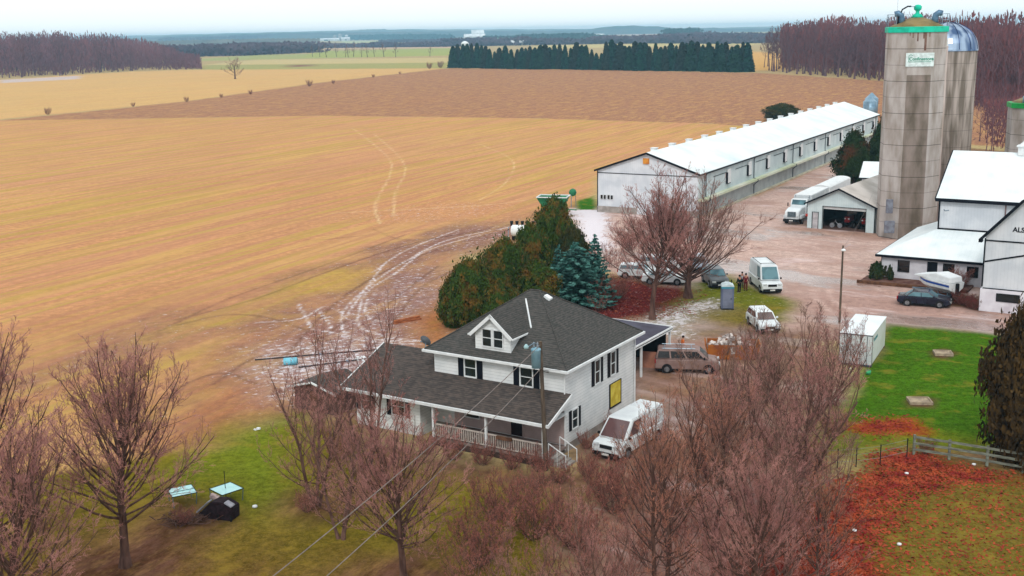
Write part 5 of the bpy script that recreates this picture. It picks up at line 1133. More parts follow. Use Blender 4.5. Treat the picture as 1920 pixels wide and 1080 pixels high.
# tractors in the garage
red=M('tractor_red',(150,26,30),(110,20,24),2,.4)
for i,(x,y,lab) in enumerate(((4.6,3.6,'dark red tractor with lit headlamps in the middle of the open garage'),(7.0,3.2,'red tractor against the right wall of the open garage'))):
    tr=thing('tractor',lab,'tractor',grg.location+Matrix.Rotation(R(-35),3,'Z')@Vector((x,y,0)),R(-35-90),'tractors in the garage')
    MB().box(-.3,1.5,-.35,.35,.75,1.5).build('hood',red,tr,bevel=.06); MB().box(-1.6,-.3,-.65,.65,.8,2.3).build('cab',gldk,tr,bevel=.05); MB().box(-1.7,-.2,-.75,.75,2.3,2.42).build('cab_roof',red,tr,bevel=.04)
    for s in(-1,1):
        wheel(tr,-1.1,s*.85,.75,.4); wheel(tr,1.1,s*.7,.42,.26); MB().obox((1.53,s*.24,1.25),(.06,.2,.16)).build('headlight',hl,tr)
sb=thing('workbench_clutter','pale bicycle-like frame and clutter just inside the garage door on the left','clutter',grg.location+Matrix.Rotation(R(-35),3,'Z')@Vector((2.8,1.6,0)),R(-35))
m=MB().disc((0,0,.35),(0,1,0),.33,.05,14).disc((1.0,.1,.35),(0,1,0),.33,.05,14); m.build('wheels',M('pale_grey',(150,150,156),None,3,.6),sb); MB().tube([(0,0,.35),(.4,0,.9),(1.,.1,.35)],.04,6).tube([(.4,0,.9),(.5,0,1.1)],.04,6).build('frame',M('pale_grey2',(176,178,182),None,3,.6),sb)

# shipping container
ct=P(1635,695); ct=thing('shipping_container','white shipping container with double doors on the edge of the bright lawn','container',P(1572,683),R(-27))
cw,cl_,chh=2.5,6.5,2.6; cor=lines(M('container_side',(228,232,228),(212,216,206),.6,.6),1,.28,.8,.5,.93)
m=MB().box(.05,cw-.05,.06,cl_,.16,chh-.03); m.build('body',cor,ct)
m=MB().box(0,cw,0,cl_,chh-.028,chh); m.build('roof',M('container_roof',(240,246,248),(228,234,238),.7,.6),ct)
for x in(.03,cw/2+.01): 
    d=MB().box(x,x+cw/2-.05,-.0,.058,.2,chh-.1).build('door',lines(M('container_door',(222,228,230),(200,206,210),.8,.6),2,.5,.3,.03,.8),ct)
    m=MB()
    for k in(.35,.85): m.tube([(x+k,-.035,.2),(x+k,-.035,chh-.12)],.022,6)
    m.build('locking_bar',M('bar_dark',(84,88,98),None,3,.5,.5),d)
m=MB().box(0,cw,-.02,.05,chh-.10,chh-.03).box(0,cw,-.03,.05,.08,.18).box(-.02,.0,-.0,.08,.1,chh).box(cw,cw+.02,0,.08,.1,chh); m.build('door_frame',M('frame_dark',(80,86,98),None,2,.6),ct)
m=MB().box(cw-.048,cw-.04,1.0,2.6,1.6,2.05); m=MB()
for k in range(7): m.box(cw-.049,cw-.04,1.0+k*.24,1.16+k*.24,1.85,2.1)
m.build('side_marking',M('marking_teal',(70,150,160),None,2,.6),ct)
for x in(.15,cw-.15):
    for y in(.2,cl_-.2): MB().obox((x,y,.04),(.25,.25,.24)).build('support_block',woodb,ct)

# portable toilet
pt=thing('portable_toilet','grey portable toilet with pale domed roof on the grass by the cars','toilet',P(1363,578),R(-6))
pg_=lines(M('toilet_wall',(116,124,150),(100,108,134),1,.6),0,.16,.6,.15,.8)
MB().box(-.58,.58,-.58,.58,.08,2.1).build('cabin',pg_,pt,bevel=.04); MB().box(-.6,.6,-.6,.6,2.0,2.2).build('band',M('toilet_blue',(80,160,184),None,2,.5),pt,bevel=.03)
MB().prism([(-.62,2.2),(.62,2.2),(.5,2.36),(.2,2.45),(-.2,2.45),(-.5,2.36)],'y',-.62,.62).build('roof',M('toilet_roof',(220,236,240),None,2,.5),pt,bevel=.03)
d=MB().box(-.42,.42,-.615,-.583,.15,1.95).build('door',lines(M('toilet_door',(128,134,156),None,1,.6),2,.3,.3,.06,.8),pt); MB().box(.28,.36,-.64,-.616,1.0,1.12).build('latch',blkp,d)
MB().box(-.6,.6,-.6,.6,0,.08).build('skid',blkp,pt); MB().tube([(.4,.4,2.3),(.4,.4,2.7)],.05,6).build('vent_pipe',blkp,pt)

# boat on trailer
bt=thing('motor_boat','white motor boat with blue stripe and snow-white cover on a trailer by the lean-to','boat',P(1756,560),R(-62)); bt.scale=(.78,.9,1.1)
def hull(x0,x1,wd,z0,z1,n=9):
    V=[];
    for i in range(n):
        u=i/(n-1); x=x0+(x1-x0)*u; ww=wd*(1-max(0,(u-.45)/.55)**2.2)*1.0+.03; zk=z0+(.55*max(0,(u-.5)/.5)**2); 
        V+=[(x,-ww,z1+.12*u),(x,-ww*.86,(z1+zk)/2),(x,0,zk),(x,ww*.86,(z1+zk)/2),(x,ww,z1+.12*u)]
    Fq=[(i*5+k,i*5+k+1,(i+1)*5+k+1,(i+1)*5+k) for i in range(n-1) for k in range(4)]+[(0,1,2,3,4)]+[(i*5+4,i*5,(i+1)*5,(i+1)*5+4) for i in range(n-1)]
    return V,Fq
V,Fq=hull(2.9,-2.9,1.15,.75,1.75); MB().add(V,Fq).build('hull',whp,bt)
V2=[(p[0],p[1]*1.012,p[2]) for p in V]; 
m=MB()
for i in range(8):
    for k,s in((0,1),(4,-1)):
        a=Vector(V2[i*5+k]);b=Vector(V2[(i+1)*5+k]);k2=1 if k==0 else 3; c=Vector(V2[(i+1)*5+k2]);d=Vector(V2[i*5+k2])
        m.add([tuple(a.lerp(d,.2)),tuple(b.lerp(c,.2)),tuple(b.lerp(c,.55)),tuple(a.lerp(d,.55))],[(0,1,2,3)])
m.build('stripe',M('boat_blue',(40,90,190),None,2,.4),bt)
m=MB().prism([(2.85,1.78),(2.7,2.25),(.6,2.45),(-1.0,2.2),(-2.85,1.95),(-2.8,1.86)],'y',-.95,.95); m.build('cover',M('boat_cover',(238,242,244),(226,230,234),1.5,.7),bt,bevel=.08)
MB().obox((3.05,0,1.3),(.3,.4,.9)).build('outboard_motor',blkp,bt,bevel=.05)
btr=thing('boat_trailer','galvanised trailer carrying the white motor boat','trailer',P(1756,560),R(-62)); btr.scale=(.78,.9,1.1)
m=MB()
for s in(-1,1): m.tube([(2.7,s*.75,.6),(-2.2,s*.6,.6),(-3.9,0,.5)],.06,6)
for x in(2.2,.8,-1.0): m.tube([(x,-.75,.62),(x,.75,.62)],.05,6); m.tube([(x,-.6,.62),(x,-.6,.95)],.05,6); m.tube([(x,.6,.62),(x,.6,.95)],.05,6)
m.build('frame',metal,btr)
for s in(-1,1): wheel(btr,1.0,s*.95,.32,.2)
MB().tube([(-3.6,0,.5),(-3.6,0,0)],.05,6).build('jockey_stand',metal,btr)

# orange skip full of pale rubble
sk=thing('rubble_skip','orange skip heaped with snow dusted rubble below the portable toilet','skip',P(1372,668),R(-8))
org=M('skip_orange',(176,104,44),(140,78,44),1.5,.7)
m=MB().prism([(-1.9,0),(1.9,0),(2.2,1.25),(2.1,1.25),(1.82,.1),(-1.82,.1),(-2.1,1.25),(-2.2,1.25)],'y',-1.0,1.0); m.box(-1.95,1.95,-1.06,-1.003,.1,1.2).box(-1.95,1.95,1.003,1.06,.1,1.2); m.build('bin',org,sk)
rs=np.random.RandomState(3); m=MB()
for k in range(150):
    r_=rs.rand()**.5*1.75; a=rs.rand()*6.28; x=r_*math.cos(a)*1.05; y=r_*math.sin(a)*.52; z=.7+1.25*(1-r_/1.9)*rs.uniform(.5,1.); m.obox((x,y,z),tuple(rs.uniform(.12,.6,3)*(1,1,.6)),rs.rand()*3,rs.rand()*2,rs.rand()*2,m=int(rs.rand()*3))
m.build('rubble',[M('rubble_pale',(226,214,208),None,3,.9),M('rubble_brown',(150,112,92),None,3,.9),M('rubble_grey',(176,164,160),None,3,.9)],sk)

# glass garden tables, sofa, debris on the left lawn
gtop=M('table_glass',(176,232,232),(150,214,216),1.5,.12,spec=.9,lo=.45,hi=.7)
def gtable(label,loc,rz,pole):
    g_=thing('garden_table',label,'table',loc,rz,'glass garden tables'); s=.68
    m=MB().box(-s,s,-s,s,.70,.715); m.build('glass_top',gtop,g_)
    m=MB().box(-s-.03,s+.03,-s-.04,-s+.0,.69,.73).box(-s-.03,s+.03,s,s+.04,.69,.73).box(-s-.04,-s,-s,s,.69,.73).box(s,s+.04,-s,s,.69,.73); m.build('frame',blkp,g_)
    for x in(-s,s):
        for y in(-s,s): MB().tube([(x,y,.7),(x*.92,y*.92,0)],.025,6).build('leg',metal,g_)
    if pole: MB().tube([(0,.1,0),(0,.1,1.75)],.022,6).build('umbrella_pole',blkp,g_)
    else: MB().box(-s,s,-.02,.02,.716,.73).build('cross_bar',blkp,g_)
    return g_
gtable('square glass garden table with a bare umbrella pole on the left lawn',P(426,938),R(45),True)
gtable('square pale glass garden table without pole, nearest the lone lawn maple',P(343,942),R(28),False)
sf=thing('garden_sofa','black tipped garden sofa with pale grey cushions on the left lawn','sofa',P(408,968),R(-18))
m=MB().prism([(-1.0,0),(1.15,0),(1.2,.75),(.55,1.05),(-.1,1.0),(-.95,.2)],'y',-.45,.45); m.build('frame',M('black_wicker',(34,24,28),(52,36,42),6,.9,bump=.6),sf,bevel=.05)
m=MB().obox((-.62,-.28,.66),(1.15,.42,.08),0,0,R(-42)); m.build('cushion',M('cushion_grey',(176,176,186),None,3,.9),sf,bevel=.03); m=MB().obox((.95,-.2,.93),(.5,.45,.08),0,0,R(25)); m.build('cushion',M('cushion_grey',(176,176,186),None,3,.9),sf,bevel=.03)
m=MB().obox((-.25,.25,1.02),(.55,.4,.2),.4,.2,.5); m.build('cushion',M('cushion_pale',(206,184,180),(150,130,130),6,.9),sf,bevel=.05)
for x in(.3,1.1): MB().box(x,x+.08,-.5,-.42,0,.35).build('leg',blkp,sf)
rs=np.random.RandomState(9)
dbr=thing('brush_heap','dark heap of cut branches left of the black garden sofa','brush heap',P(348,980),0); m=MB()
for k in range(110):
    x,y=rs.normal(0,.65),rs.normal(0,.35); a=rs.rand()*6.28; l=rs.uniform(.3,.9); m.tube([(x,y,.03+rs.rand()*.3),(x+l*math.cos(a),y+l*math.sin(a),.05+rs.rand()*.4)],rs.uniform(.012,.03),4)
m.build('branches',bark_d,dbr)
lg=thing('timber_stack','orange brown timber beams lying on the muddy field edge','timber',P(763,603),R(38))
for k,(y,z) in enumerate(((-.12,.09),(.12,.09),(0,.27))): MB().obox((0,y,z),(2.9,.2,.17),R(k*2-2)).build('beam',M('orange_wood',(196,122,78),(150,86,58),1.6,.8,stretch=(1,6,6)),lg,bevel=.01)
rk=thing('white_sack','small white sack beside the timber beams','sack',P(771,600),0); MB().lathe([(.05,0),(.2,.05),(.22,.18),(.1,.28),(.03,.3)],10).build('sack',whp,rk,True); 
dr=thing('plastic_drum','pale blue plastic drum lying on the snowy mud left of the farmhouse','drum',P(545,684),R(8))
MB().tube([(-.55,0,.3),(-.5,0,.3),(.5,0,.3),(.55,0,.3)],.3,16).build('drum',M('drum_blue',(130,206,226),(110,184,206),2,.4),dr,bevel=.03); MB().disc((.57,0,.3),(1,0,0),.2,.04,10).build('lid',M('drum_lid',(60,140,150),None,2,.4),dr)
for (a,b),lab in ((((478,676),(720,656)),'upper long dark pipe lying across the snowy mud left of the farmhouse'),(((560,690),(740,668)),'lower long dark pipe lying across the snowy mud beside the blue drum')):
    p,q=P(*a),P(*b); pp=thing('irrigation_pipe',lab,'pipe',p,0,'long pipes on the mud'); d=q-p
    MB().tube([(0,0,.07),tuple(d*.5+Vector((0,0,.09))),tuple(d+Vector((0,0,.07)))],.06,6).build('pipe',M('pipe_dark',(66,62,66),None,3,.5),pp); MB().disc(tuple(d*.5+Vector((0,0,.09))),tuple(d),.10,.2,8).build('coupling',metal,pp)
for i,(x,y,s) in enumerate([(690,672,.8),(640,703,.5),(655,720,.4),(480,806,.25),(578,728,.4)]):
    m=MB()
    for k in range(7): m.obox((rs.normal(0,s*.6),rs.normal(0,s*.4),.04),tuple(rs.uniform(.2,.9,3)*(s,s,.15)),rs.rand()*3,rs.rand()*.2)
    o=m.build('scrap_pile',whp,None,bevel=.01); o.location=P(x,y); tag(o,['whitish scrap boards beside the snow patch left of the wing roof','small pile of pale scrap near the blue drum','few pale boards next to the shed gable','tiny pale scraps at the edge of the left lawn','pale scrap heap behind the low shed'][i],'scrap','pale scrap on the ground')

# red planter with white tank and green grain cart
pln=thing('seed_planter','red field planter with black hoppers and a white tank behind the cedars','implement',P(985,452),R(-10))
MB().obox((0,2.2,1.5),(4.6,.25,.25)).obox((0,1.4,1.3),(4.2,.2,.2)).build('tool_bar',M('implement_red',(170,40,44),(120,30,36),2,.5),pln)
for k in range(7): MB().prism([(-.12,0),(.12,0),(.2,.55),(-.2,.55)],'y',2.0,2.35).build('hopper',blkp,pln).location=(-2.1+k*.7,0,1.65)
MB().tube([(-1.7,-.3,1.4),(1.4,-.3,1.4)],.72,16).build('tank',whp,pln,bevel=.12)
MB().tube([(-2.0,-1.2,.4),(-2.0,-.8,1.9),(-2.0,1.5,1.6)],.05,6).build('arm',metal,pln)
for s in(-1.6,1.6): MB().disc((s,.6,.5),(1,0,0),.5,.3,16).build('wheel',rub,pln)
gwm=M('cart_green',(60,140,100),(40,110,76),1.5,.5)
gc_=thing('grain_cart','green grain cart with pale rim behind the tallest cedar','trailer',P(1038,402),R(-14)); 
m=MB().add([(-2.2,-1.4,2.6),(2.2,-1.4,2.6),(2.2,1.4,2.6),(-2.2,1.4,2.6),(-1.4,-.8,1.0),(1.4,-.8,1.0),(1.4,.8,1.0),(-1.4,.8,1.0),(-2.0,-1.25,2.6),(2.0,-1.25,2.6),(2.0,1.25,2.6),(-2.0,1.25,2.6),(-1.3,-.7,1.15),(1.3,-.7,1.15),(1.3,.7,1.15),(-1.3,.7,1.15)],
  [(0,1,5,4),(1,2,6,5),(2,3,7,6),(3,0,4,7),(4,5,6,7),(8,9,13,12),(9,10,14,13),(10,11,15,14),(11,8,12,15),(12,13,14,15),(0,1,9,8),(1,2,10,9),(2,3,11,10),(3,0,8,11)]); m.build('hopper',gwm,gc_)
m=MB().box(-2.25,2.25,-1.45,-1.3,2.6,2.72).box(-2.25,2.25,1.3,1.45,2.6,2.72).box(-2.25,-2.1,-1.3,1.3,2.6,2.72).box(2.1,2.25,-1.3,1.3,2.6,2.72); m.build('rim',whp,gc_)
for x in(-1.2,1.2):
    for s in(-1,1): MB().disc((x,s*1.0,.55),(0,1,0),.55,.35,16).build('wheel',rub,gc_)
MB().box(-1.8,1.8,-.6,.6,.7,.98).build('chassis',gwm,gc_); MB().tube([(1.8,0,.8),(3.4,0,.7)],.08,6).build('drawbar',gwm,gc_)
dg_=thing('green_tank','small green round tank on a stand right of the tallest cedar','tank',P(1074,388),0); MB().lathe([(.05,1.6),(.45,1.8),(.6,2.2),(.45,2.6),(.1,2.8)],14).build('tank',gwm,dg_,True)
for k in range(3): a=k*2.1; MB().tube([(.5*math.cos(a),.5*math.sin(a),0),(.4*math.cos(a),.4*math.sin(a),1.9)],.04,5).build('leg',metal,dg_)

# utility pole with transformer and lamp, wires
pbp=P(1024,882); up_=thing('utility_pole','wooden utility pole with pale transformer in front of the porch','pole',pbp,R(0))
ph=above(1024,882,672); lx=(P(1019,700,0)-P(1024,700,0)).x*0
topp=PD(1013,640,math.hypot(pbp.x,pbp.y)); dvec=Vector((topp.x-pbp.x,topp.y-pbp.y,topp.z))
MB().tube([(0,0,-.2),tuple(dvec)],.15,10,r2=.105).build('pole',M('pole_wood',(112,98,84),(84,72,62),2,.9,stretch=(3,3,.5)),up_)
tp=dvec*.885; sidev=Vector((-.30,-.28,0))
MB().lathe([(.02,-.62),(.26,-.6),(.28,.45),(.3,.47),(.3,.55),(.2,.62),(.03,.66)],18,tuple(tp+sidev)).build('transformer',M('transformer_grey',(150,190,206),(120,164,184),1.5,.5),up_,True)
for dx in(-.12,.1): MB().lathe([(.05,0),(.07,.1),(.04,.2),(.06,.28),(.02,.36)],8,tuple(tp+sidev+Vector((dx,0,.62)))).build('insulator',M('insulator_grey',(150,160,170),None,3,.3),up_,True)
MB().tube([tuple(dvec*.95),tuple(dvec*.97+Vector((-.35,-.3,.25))),tuple(dvec*.97+Vector((-.75,-.6,.1)))],.03,6).build('lamp_arm',metal,up_); MB().lathe([(.05,.15),(.16,.0),(.12,-.12),(.03,-.14)],10,tuple(dvec*.97+Vector((-.85,-.68,.12)))).build('lamp_head',M('lamp_glass',(170,206,210),None,3,.3),up_,True)
m=MB()
for k in range(5): 
    a=rs.rand()*6; c=dvec*(.80-k*.012); m.tube([tuple(c),tuple(c+Vector((.35*math.cos(a),.3*math.sin(a),.12))),tuple(c+Vector((.55*math.cos(a+.5),.4,-.15)))],.018,4)
m.build('service_cable',blkp,up_)
def wire(a,b,sag,label,r_=.012,mat=None):
    a=Vector(a);b=Vector(b); o=Vector(a); pts=[tuple(a.lerp(b,u)-Vector((0,0,sag*4*u*(1-u)))-o) for u in np.linspace(0,1,17)]
    w_=MB().tube(pts,r_,5).build('overhead_wire',mat or M('wire',(140,128,122),None,3,.6),None); w_.location=o; tag(w_,label,'wire','wires from the utility pole')
wire(pbp+dvec*.975,P(440,1137,7.6),.35,'upper overhead wire running from the utility pole to the bottom edge',.022)
wire(pbp+dvec*.80,P(560,1127,6.6),.3,'lower overhead wire running from the utility pole to the bottom edge',.022)
wire(pbp+dvec*.80,hloc+Matrix.Rotation(t,3,'Z')@Vector((-.4,2,5.3)),.2,'short service wire from the utility pole to the farmhouse eave')
p2b=P(1574,604); yl=thing('yard_light','thin wooden yard pole with a white lamp in front of the gravel lane','lamp post',p2b)
h2=above(1574,604,460); MB().tube([(0,0,-.2),(.02,0,h2)],.11,8,r2=.08).build('pole',M('pole_wood',(112,98,84),(84,72,62),2,.9,stretch=(3,3,.5)),yl)
MB().tube([(0,0,h2-.35),(-.12,-.25,h2-.28)],.03,5).build('arm',metal,yl); MB().lathe([(.04,.12),(.2,.02),(.22,-.05),(.1,-.12)],10,(-.02,-.3,h2-.35)).build('lamp_head',whp,yl,True); MB().tube([(0,0,h2-.3),(1.6,3.,h2-.45)],.012,4).build('bracket_wire',metal,yl)
wire(p2b+Vector((0,0,h2-.25)),Vector((44.9,141,5.6)),.5,'thin wire from the yard pole towards the tall silo',.01)
sp=thing('marker_post','slim pale post standing below the shipping container','post',P(1593,722)); MB().tube([(0,0,-.1),(0,0,1.25)],.035,6).build('post',wood,sp); MB().tube([(0,0,1.25),(0,0,1.32)],.05,6).build('cap',whp,sp)

# wooden fence and wire fence
fx=[(1713,852),(1779,862),(1850,874),(1918,886),(1990,898)]
fp=[P(*q) for q in fx]; fnc=thing('wooden_fence','grey three rail wooden fence between the bright lawn and the leafy paddock','fence',fp[0]); o=fp[0]
wf=M('fence_wood',(140,146,132),(104,104,94),2,.9,stretch=(1,1,4))
for p in fp: MB().obox(tuple(p-o+Vector((0,0,.6))),(.14,.14,1.4)).build('post',wf,fnc,bevel=.01)
for a,b in zip(fp[:-1],fp[1:]):
    d=(b-a); ang=math.atan2(d.y,d.x); mid=(a+b)/2-o
    for z in(.35,.75,1.15): MB().obox(tuple(mid+Vector((-math.sin(ang)*-.09*-1,-math.cos(ang)*.09,z))),(d.length,.04,.15),ang).build('rail',wf,fnc)
wfn=[(1540,880),(1570,878),(1605,876),(1650,870),(1700,858)]; q0=P(*wfn[0]); wfe=thing('wire_fence','thin wire fence on dark posts left of the wooden fence','fence',q0)
for q in wfn: MB().tube([tuple(P(*q)-q0+Vector((0,0,-.1))),tuple(P(*q)-q0+Vector((0,0,1.25)))],.035,5).build('post',blkp,wfe)
m=MB()
for a,b in zip(wfn[:-1],wfn[1:]):
    for z in(.4,.8,1.15): m.tube([tuple(P(*a)-q0+Vector((0,0,z))),tuple(P(*b)-q0+Vector((0,0,z)))],.008,3)
m.build('wires',metal,wfe)
st=M('slab_stone',(186,168,142),(150,134,116),3,.9)
def lid(label,px,py,w_,d_,rz):
    l=thing('well_cover',label,'well cover',P(px,py),rz,'concrete covers in the lawn'); MB().box(-w_/2,w_/2,-d_/2,d_/2,.0,.14).build('slab',st,l,bevel=.02)
    m=MB().box(-w_/2-.1,-w_/2-.003,-d_/2-.1,d_/2+.1,0,.2).box(w_/2+.003,w_/2+.1,-d_/2-.1,d_/2+.1,0,.2).box(-w_/2,w_/2,d_/2+.003,d_/2+.1,0,.2).box(-w_/2,w_/2,-d_/2-.1,-d_/2-.003,0,.2); m.build('surround',st,l)
lid('rectangular pale stone cover in a brown bed, nearer one on the bright lawn',1724,754,1.35,1.1,R(-6)); lid('rectangular pale stone cover in a brown bed, farther one on the bright lawn',1768,664,1.2,1.0,R(-10))
ggb=thing('green_bucket','small green bucket at the foot of the container door','bucket',P(1628,702)); MB().lathe([(.14,0),(.18,.3),(.2,.3),(.16,.02)],12).build('bucket',M('bucket_green',(80,190,130),None,3,.5),ggb,True); MB().tube([(-.18,0,.3),(0,0,.42),(.18,0,.3)],.01,4).build('handle',metal,ggb)
for i,(x,y) in enumerate(((1686,1022),(1602,996),(1700,889),(1826,872))):
    o=MB().lathe([(.04,0),(.12,.02),(.12,.09),(.04,.12)],9).build('white_litter',whp,None,True); o.location=P(x,y); tag(o,['white ball of litter lying in the leafy paddock, lowest one','white scrap of litter in the red leaves near the bottom','white scrap of litter just below the wire fence end','white scrap of litter below the wooden fence'][i],'litter','white litter in the paddock')
sgt=MB().lathe([(.05,0),(.16,.02),(.14,.1),(.03,.14)],9).build('white_litter',whp,None,True); sgt.location=P(478,951); tag(sgt,'white scrap of litter on the lawn right of the garden sofa','litter')

# ---------------- people
skin=M('skin',(196,140,116),None,8,.6); hair_=M('hair_dark',(36,26,22),None,10,.9)
def limb_mesh(name,pts,rad,edges,mat,par,root=0,sub=1):
    me=bpy.data.meshes.new(name); me.from_pydata(pts,edges,[]); o=bpy.data.objects.new(name,me); COL.objects.link(o)
    md=o.modifiers.new('skin','SKIN'); md.use_smooth_shade=True
    for i,sv in enumerate(me.skin_vertices[0].data): r_=rad[i]; sv.radius=r_ if hasattr(r_,'__len__') else (r_,r_); sv.use_root=(i==root)
    if sub: s_=o.modifiers.new('sub','SUBSURF'); s_.levels=s_.render_levels=sub
    dg=bpy.context.evaluated_depsgraph_get(); me2=bpy.data.meshes.new_from_object(o.evaluated_get(dg)); bpy.data.objects.remove(o)
    me2.materials.clear(); me2.materials.append(mat); o=bpy.data.objects.new(name,me2); COL.objects.link(o); o.parent=par; return o
def person(label,loc,rz,h,jacket,trousers,hat=None,lean=0.,arms=((-.10,.12),(.10,.12)),group=None,stride=.0):
    p=thing('person',label,'person',loc,rz,group); k=h/1.75; q=lambda x,y,z:(x*k,(y-lean*max(0,z-.9))*k,z*k)
    # y- is forward
    pts=[q(0,0,.95),q(0,0,1.15),q(0,0,1.38),q(0,0,1.50),q(0,-.01,1.58),q(0,-.01,1.68)]; rad=[.13,.125,.13,.06,.085,.09]; rad=[(r_*k*1.15,r_*k*.85) if i<3 else (r_*k,r_*k) for i,r_ in enumerate(rad)]; ed=[(0,1),(1,2),(2,3),(3,4),(4,5)]
    L_=[];
    for s,(dx,fy) in zip((-1,1),arms):
        b=len(pts); a=[(s*.19,0,1.40),(s*.25,.02,1.15),(s*.25+dx*.3,-fy,.93),(s*.25+dx*.4,-fy-.04,.86)]
        pts+=[q(*v) for v in a]; rad+=[(x*k,x*k) for x in(.055,.042,.032,.03)]; ed+=[(2,b),(b,b+1),(b+1,b+2),(b+2,b+3)]; L_.append(a)
        for j in range(5):
            f0=(a[3][0]+(j-2)*.014,a[3][1]-.01*(j==0),.85); ln=(.05,.075,.085,.078,.06)[j]; o_=len(pts)
            pts+=[q(*f0),q(f0[0]+(s*-.02 if j==0 else 0),f0[1]-.018,.85-ln*.6),q(f0[0],f0[1]-.035,.85-ln)]; rad+=[(.009*k,.009*k)]*3; ed+=[(b+3,o_),(o_,o_+1),(o_+1,o_+2)]
    legs=[]
    for s in(-1,1):
        b=len(pts); st_=stride*s; a=[(s*.095,0,.88),(s*.10,-.02+st_*.5,.50),(s*.105,st_,.10),(s*.11,st_-.13,.05)]
        pts+=[q(*v) for v in a]; rad+=[(x*k,x*k) for x in(.085,.058,.042,.04)]; ed+=[(0,b),(b,b+1),(b+1,b+2),(b+2,b+3)]; legs.append(a)
    limb_mesh('body',pts,rad,ed,skin,p,0,1)
    jp=[q(0,0,.88),q(0,0,1.12),q(0,0,1.37),q(0,0,1.47)]; jr=[(.175*k,.135*k),(.165*k,.13*k),(.18*k,.125*k),(.075*k,.075*k)]; je=[(0,1),(1,2),(2,3)]
    for a in L_: b=len(jp); jp+=[q(*v) for v in a[:3]]; jr+=[(.072*k,)*2,(.06*k,)*2,(.05*k,)*2]; je+=[(2,b),(b,b+1),(b+1,b+2)]
    limb_mesh('jacket',jp,jr,je,jacket,p,0,1)
    tp_=[q(0,0,.92)];tr_=[(.16*k,.12*k)];te=[]
    for a in legs: b=len(tp_); tp_+=[q(*v) for v in a[:3]]; tr_+=[(.105*k,)*2,(.078*k,)*2,(.06*k,)*2]; te+=[(0,b),(b,b+1),(b+1,b+2)]
    limb_mesh('trousers',tp_,tr_,te,trousers,p,0,1)
    for a in legs: MB().obox(q(a[3][0],a[3][1]+.03,.045),(.10*k,.27*k,.10*k)).build('boot',blkp,p,bevel=.02)
    c=q(0,-.01,1.655)
    m=MB(); vs=[]; m.lathe([(.02*k,.125*k),(.07*k,.105*k),(.10*k,.05*k),(.102*k,.0),(.095*k,-.04*k)],12,(c[0],c[1]+.02*k,c[2]),sy=1.1); m.build('hat' if hat else 'hair',hat or hair_,p,True)
    fz=c[2]-.02*k; fy_=c[1]-.092*k
    m=MB().obox((c[0]-.03*k,fy_,fz+.01*k),(.022*k,.015*k,.012*k)).obox((c[0]+.03*k,fy_,fz+.01*k),(.022*k,.015*k,.012*k)); m.build('eyes',hair_,p)
    MB().obox((c[0],fy_-.01*k,fz-.02*k),(.02*k,.03*k,.04*k)).build('nose',skin,p,bevel=.004); MB().obox((c[0],fy_,fz-.06*k),(.045*k,.012*k,.01*k)).build('mouth',M('lips',(150,80,74),None,8,.6),p)
    return p
dj=M('cloth_dark_green',(26,38,34),(18,24,24),4,.9); rj=M('cloth_dark_red',(120,34,44),(90,26,34),4,.9); dt=M('cloth_black',(24,24,28),(34,32,36),4,.9); oj=M('cloth_orange',(226,120,56),(200,100,50),4,.9); wj=M('cloth_pale',(186,180,186),None,4,.9)
person('person in a dark green jacket standing left of the tall white van','%s'and P(1386,548),R(200),1.78,dj,dt,hat=M('hat_black',(20,20,22),None,4,.9))
person('person in a dark red jacket standing next to the tall white van','%s'and P(1398,545),R(160),1.80,rj,rj,hat=M('hat_black',(20,20,22),None,4,.9))
person('person in a pale jacket between the dark green and the dark red one','%s'and P(1391,540),R(180),1.7,wj,dt)
person('person in an orange jacket behind the beige minivan, only head and shoulders showing','%s'and P(1279,668),R(100),1.72,oj,dt,lean=.1)

# ---------------- far farms
def far_barn(label,x,y,w_,d_,h_,rz,roofc,wallc,group='white farm buildings on the horizon',loc=None):
    b=thing('distant_barn',label,'barn',P(x,y) if loc is None else loc,rz,group)
    MB().prism([(-d_/2,-1),(d_/2,-1),(d_/2,h_*.6),(0,h_),(-d_/2,h_*.6)],'x',-w_/2,w_/2).build('wall',wallc,b)
    MB().slab([(-w_/2-.6,-d_/2-.8,h_*.6),(w_/2+.6,-d_/2-.8,h_*.6),(w_/2+.6,0,h_+.4),(-w_/2-.6,0,h_+.4)],.3).slab([(-w_/2-.6,0,h_+.4),(w_/2+.6,0,h_+.4),(w_/2+.6,d_/2+.8,h_*.6),(-w_/2-.6,d_/2+.8,h_*.6)],.3).build('roof',roofc,b)
    MB().box(-w_*.08,w_*.08,-d_/2-.1,-d_/2-.01,0,h_*.45).build('door',blk,b)
fr=M('far_roof_white',(244,248,250),None,.1,.6); fw_=M('far_wall_white',(230,232,232),None,.1,.8); fg=M('far_concrete',(176,176,178),(150,150,150),.1,.9)
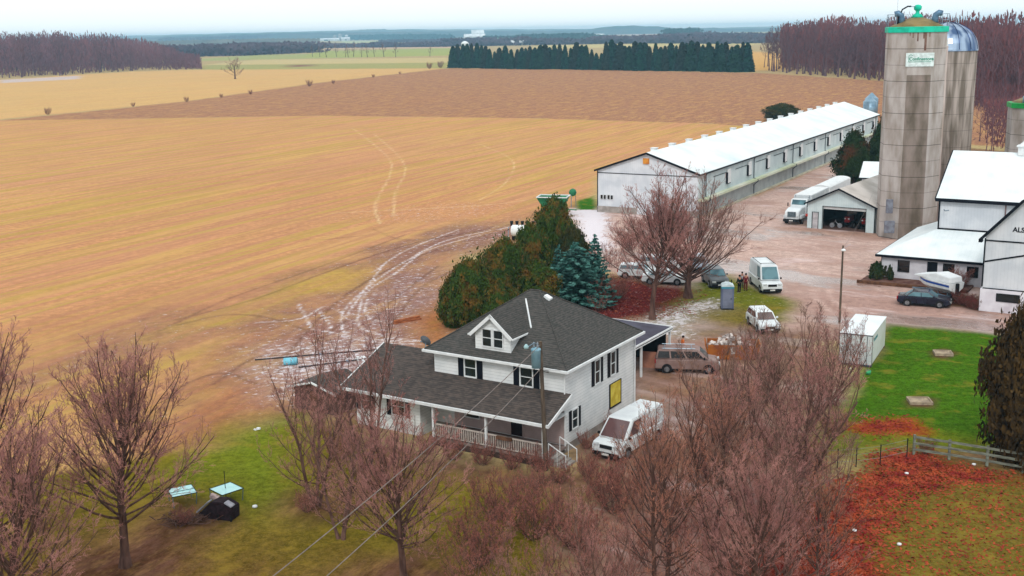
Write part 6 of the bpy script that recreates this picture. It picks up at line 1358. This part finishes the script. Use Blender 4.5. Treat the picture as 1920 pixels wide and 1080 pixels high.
for a in [('long white barn below the distant grey silos',612,76.5,118,20,11,0,fr,fw_),('white barn right of the distant grey silos',648,75.8,40,18,14,.3,fr,fw_),
  ('large white barn among trees above the conifer windbreak',890,75.2,70,34,20,.1,fr,fw_),('white barn roof stepping up behind the large distant barn',896,72.5,50,30,34,.1,fr,fw_),
  ('pale barn between tree clumps above the middle of the windbreak',945,83,30,14,13,.2,M('far_roof_green',(170,236,214),None,.1,.6),fw_),('white barn above the windbreak right of the green roofed one',975,85,34,14,9,0,fr,fw_),
  ('long low white barn at the foot of the distant wooded hill, left',1110,69.5,90,20,11,0,fr,fw_),('white barn left of the far lane in the right hand distance',1310,74.5,80,22,13,0,fr,fw_),('white barn right of its neighbour in the right hand distance',1350,71.5,100,24,13,0,fr,fw_),
  ('tiny white shed below the two right hand distant barns',1350,77.5,20,10,7,0,fr,fw_),('low white farm building among dark trees beyond the left wood',292,108,34,10,6,0,fr,fw_),('small white building in trees right of the far barns',1240,79,26,10,7,0,fr,fw_)]: far_barn(*a)
def far_silo(label,x,y,yt,r_,dome):
    s=thing('distant_silo',label,'silo',P(x,y),0,'distant silos'); h_=above(x,y,yt)
    MB().lathe([(r_,-1),(r_,h_-r_*.8)],16).build('wall',fg if dome!=2 else fr,s,True); MB().lathe([(r_*1.05*math.cos(a),h_-r_*.8+r_*.8*math.sin(a)) for a in np.linspace(0,1.5,6)],16).build('dome',fr if dome else fg,s,True)
far_silo('left one of the three distant grey silos beside the long white barn',628,76,65.5,9,0); far_silo('middle one of the three distant grey silos beside the long white barn',638,75.5,63,10,0); far_silo('right one of the three distant grey silos beside the long white barn',650,75,65,8,1)
far_silo('white domed silo just above the left end of the conifer windbreak',872,92,77,6.,2)
# snow edged pond in the far field
# ---------------- air
hz=MB().box(-9000,9000,-200,9300,-12,53).build('haze',[],None); hz.data.materials.clear()
hm=bpy.data.materials.new('haze'); hm.use_nodes=True; n=hm.node_tree; n.nodes.clear(); vo=n.nodes.new('ShaderNodeVolumePrincipled'); oo=n.nodes.new('ShaderNodeOutputMaterial')
vo.inputs['Density'].default_value=1.45e-4; vo.inputs['Color'].default_value=(.40,.76,1.,1); vo.inputs['Anisotropy'].default_value=0.0
n.links.new(vo.outputs[0],oo.inputs['Volume']); hz.data.materials.append(hm); tag(hz,kind='stuff')
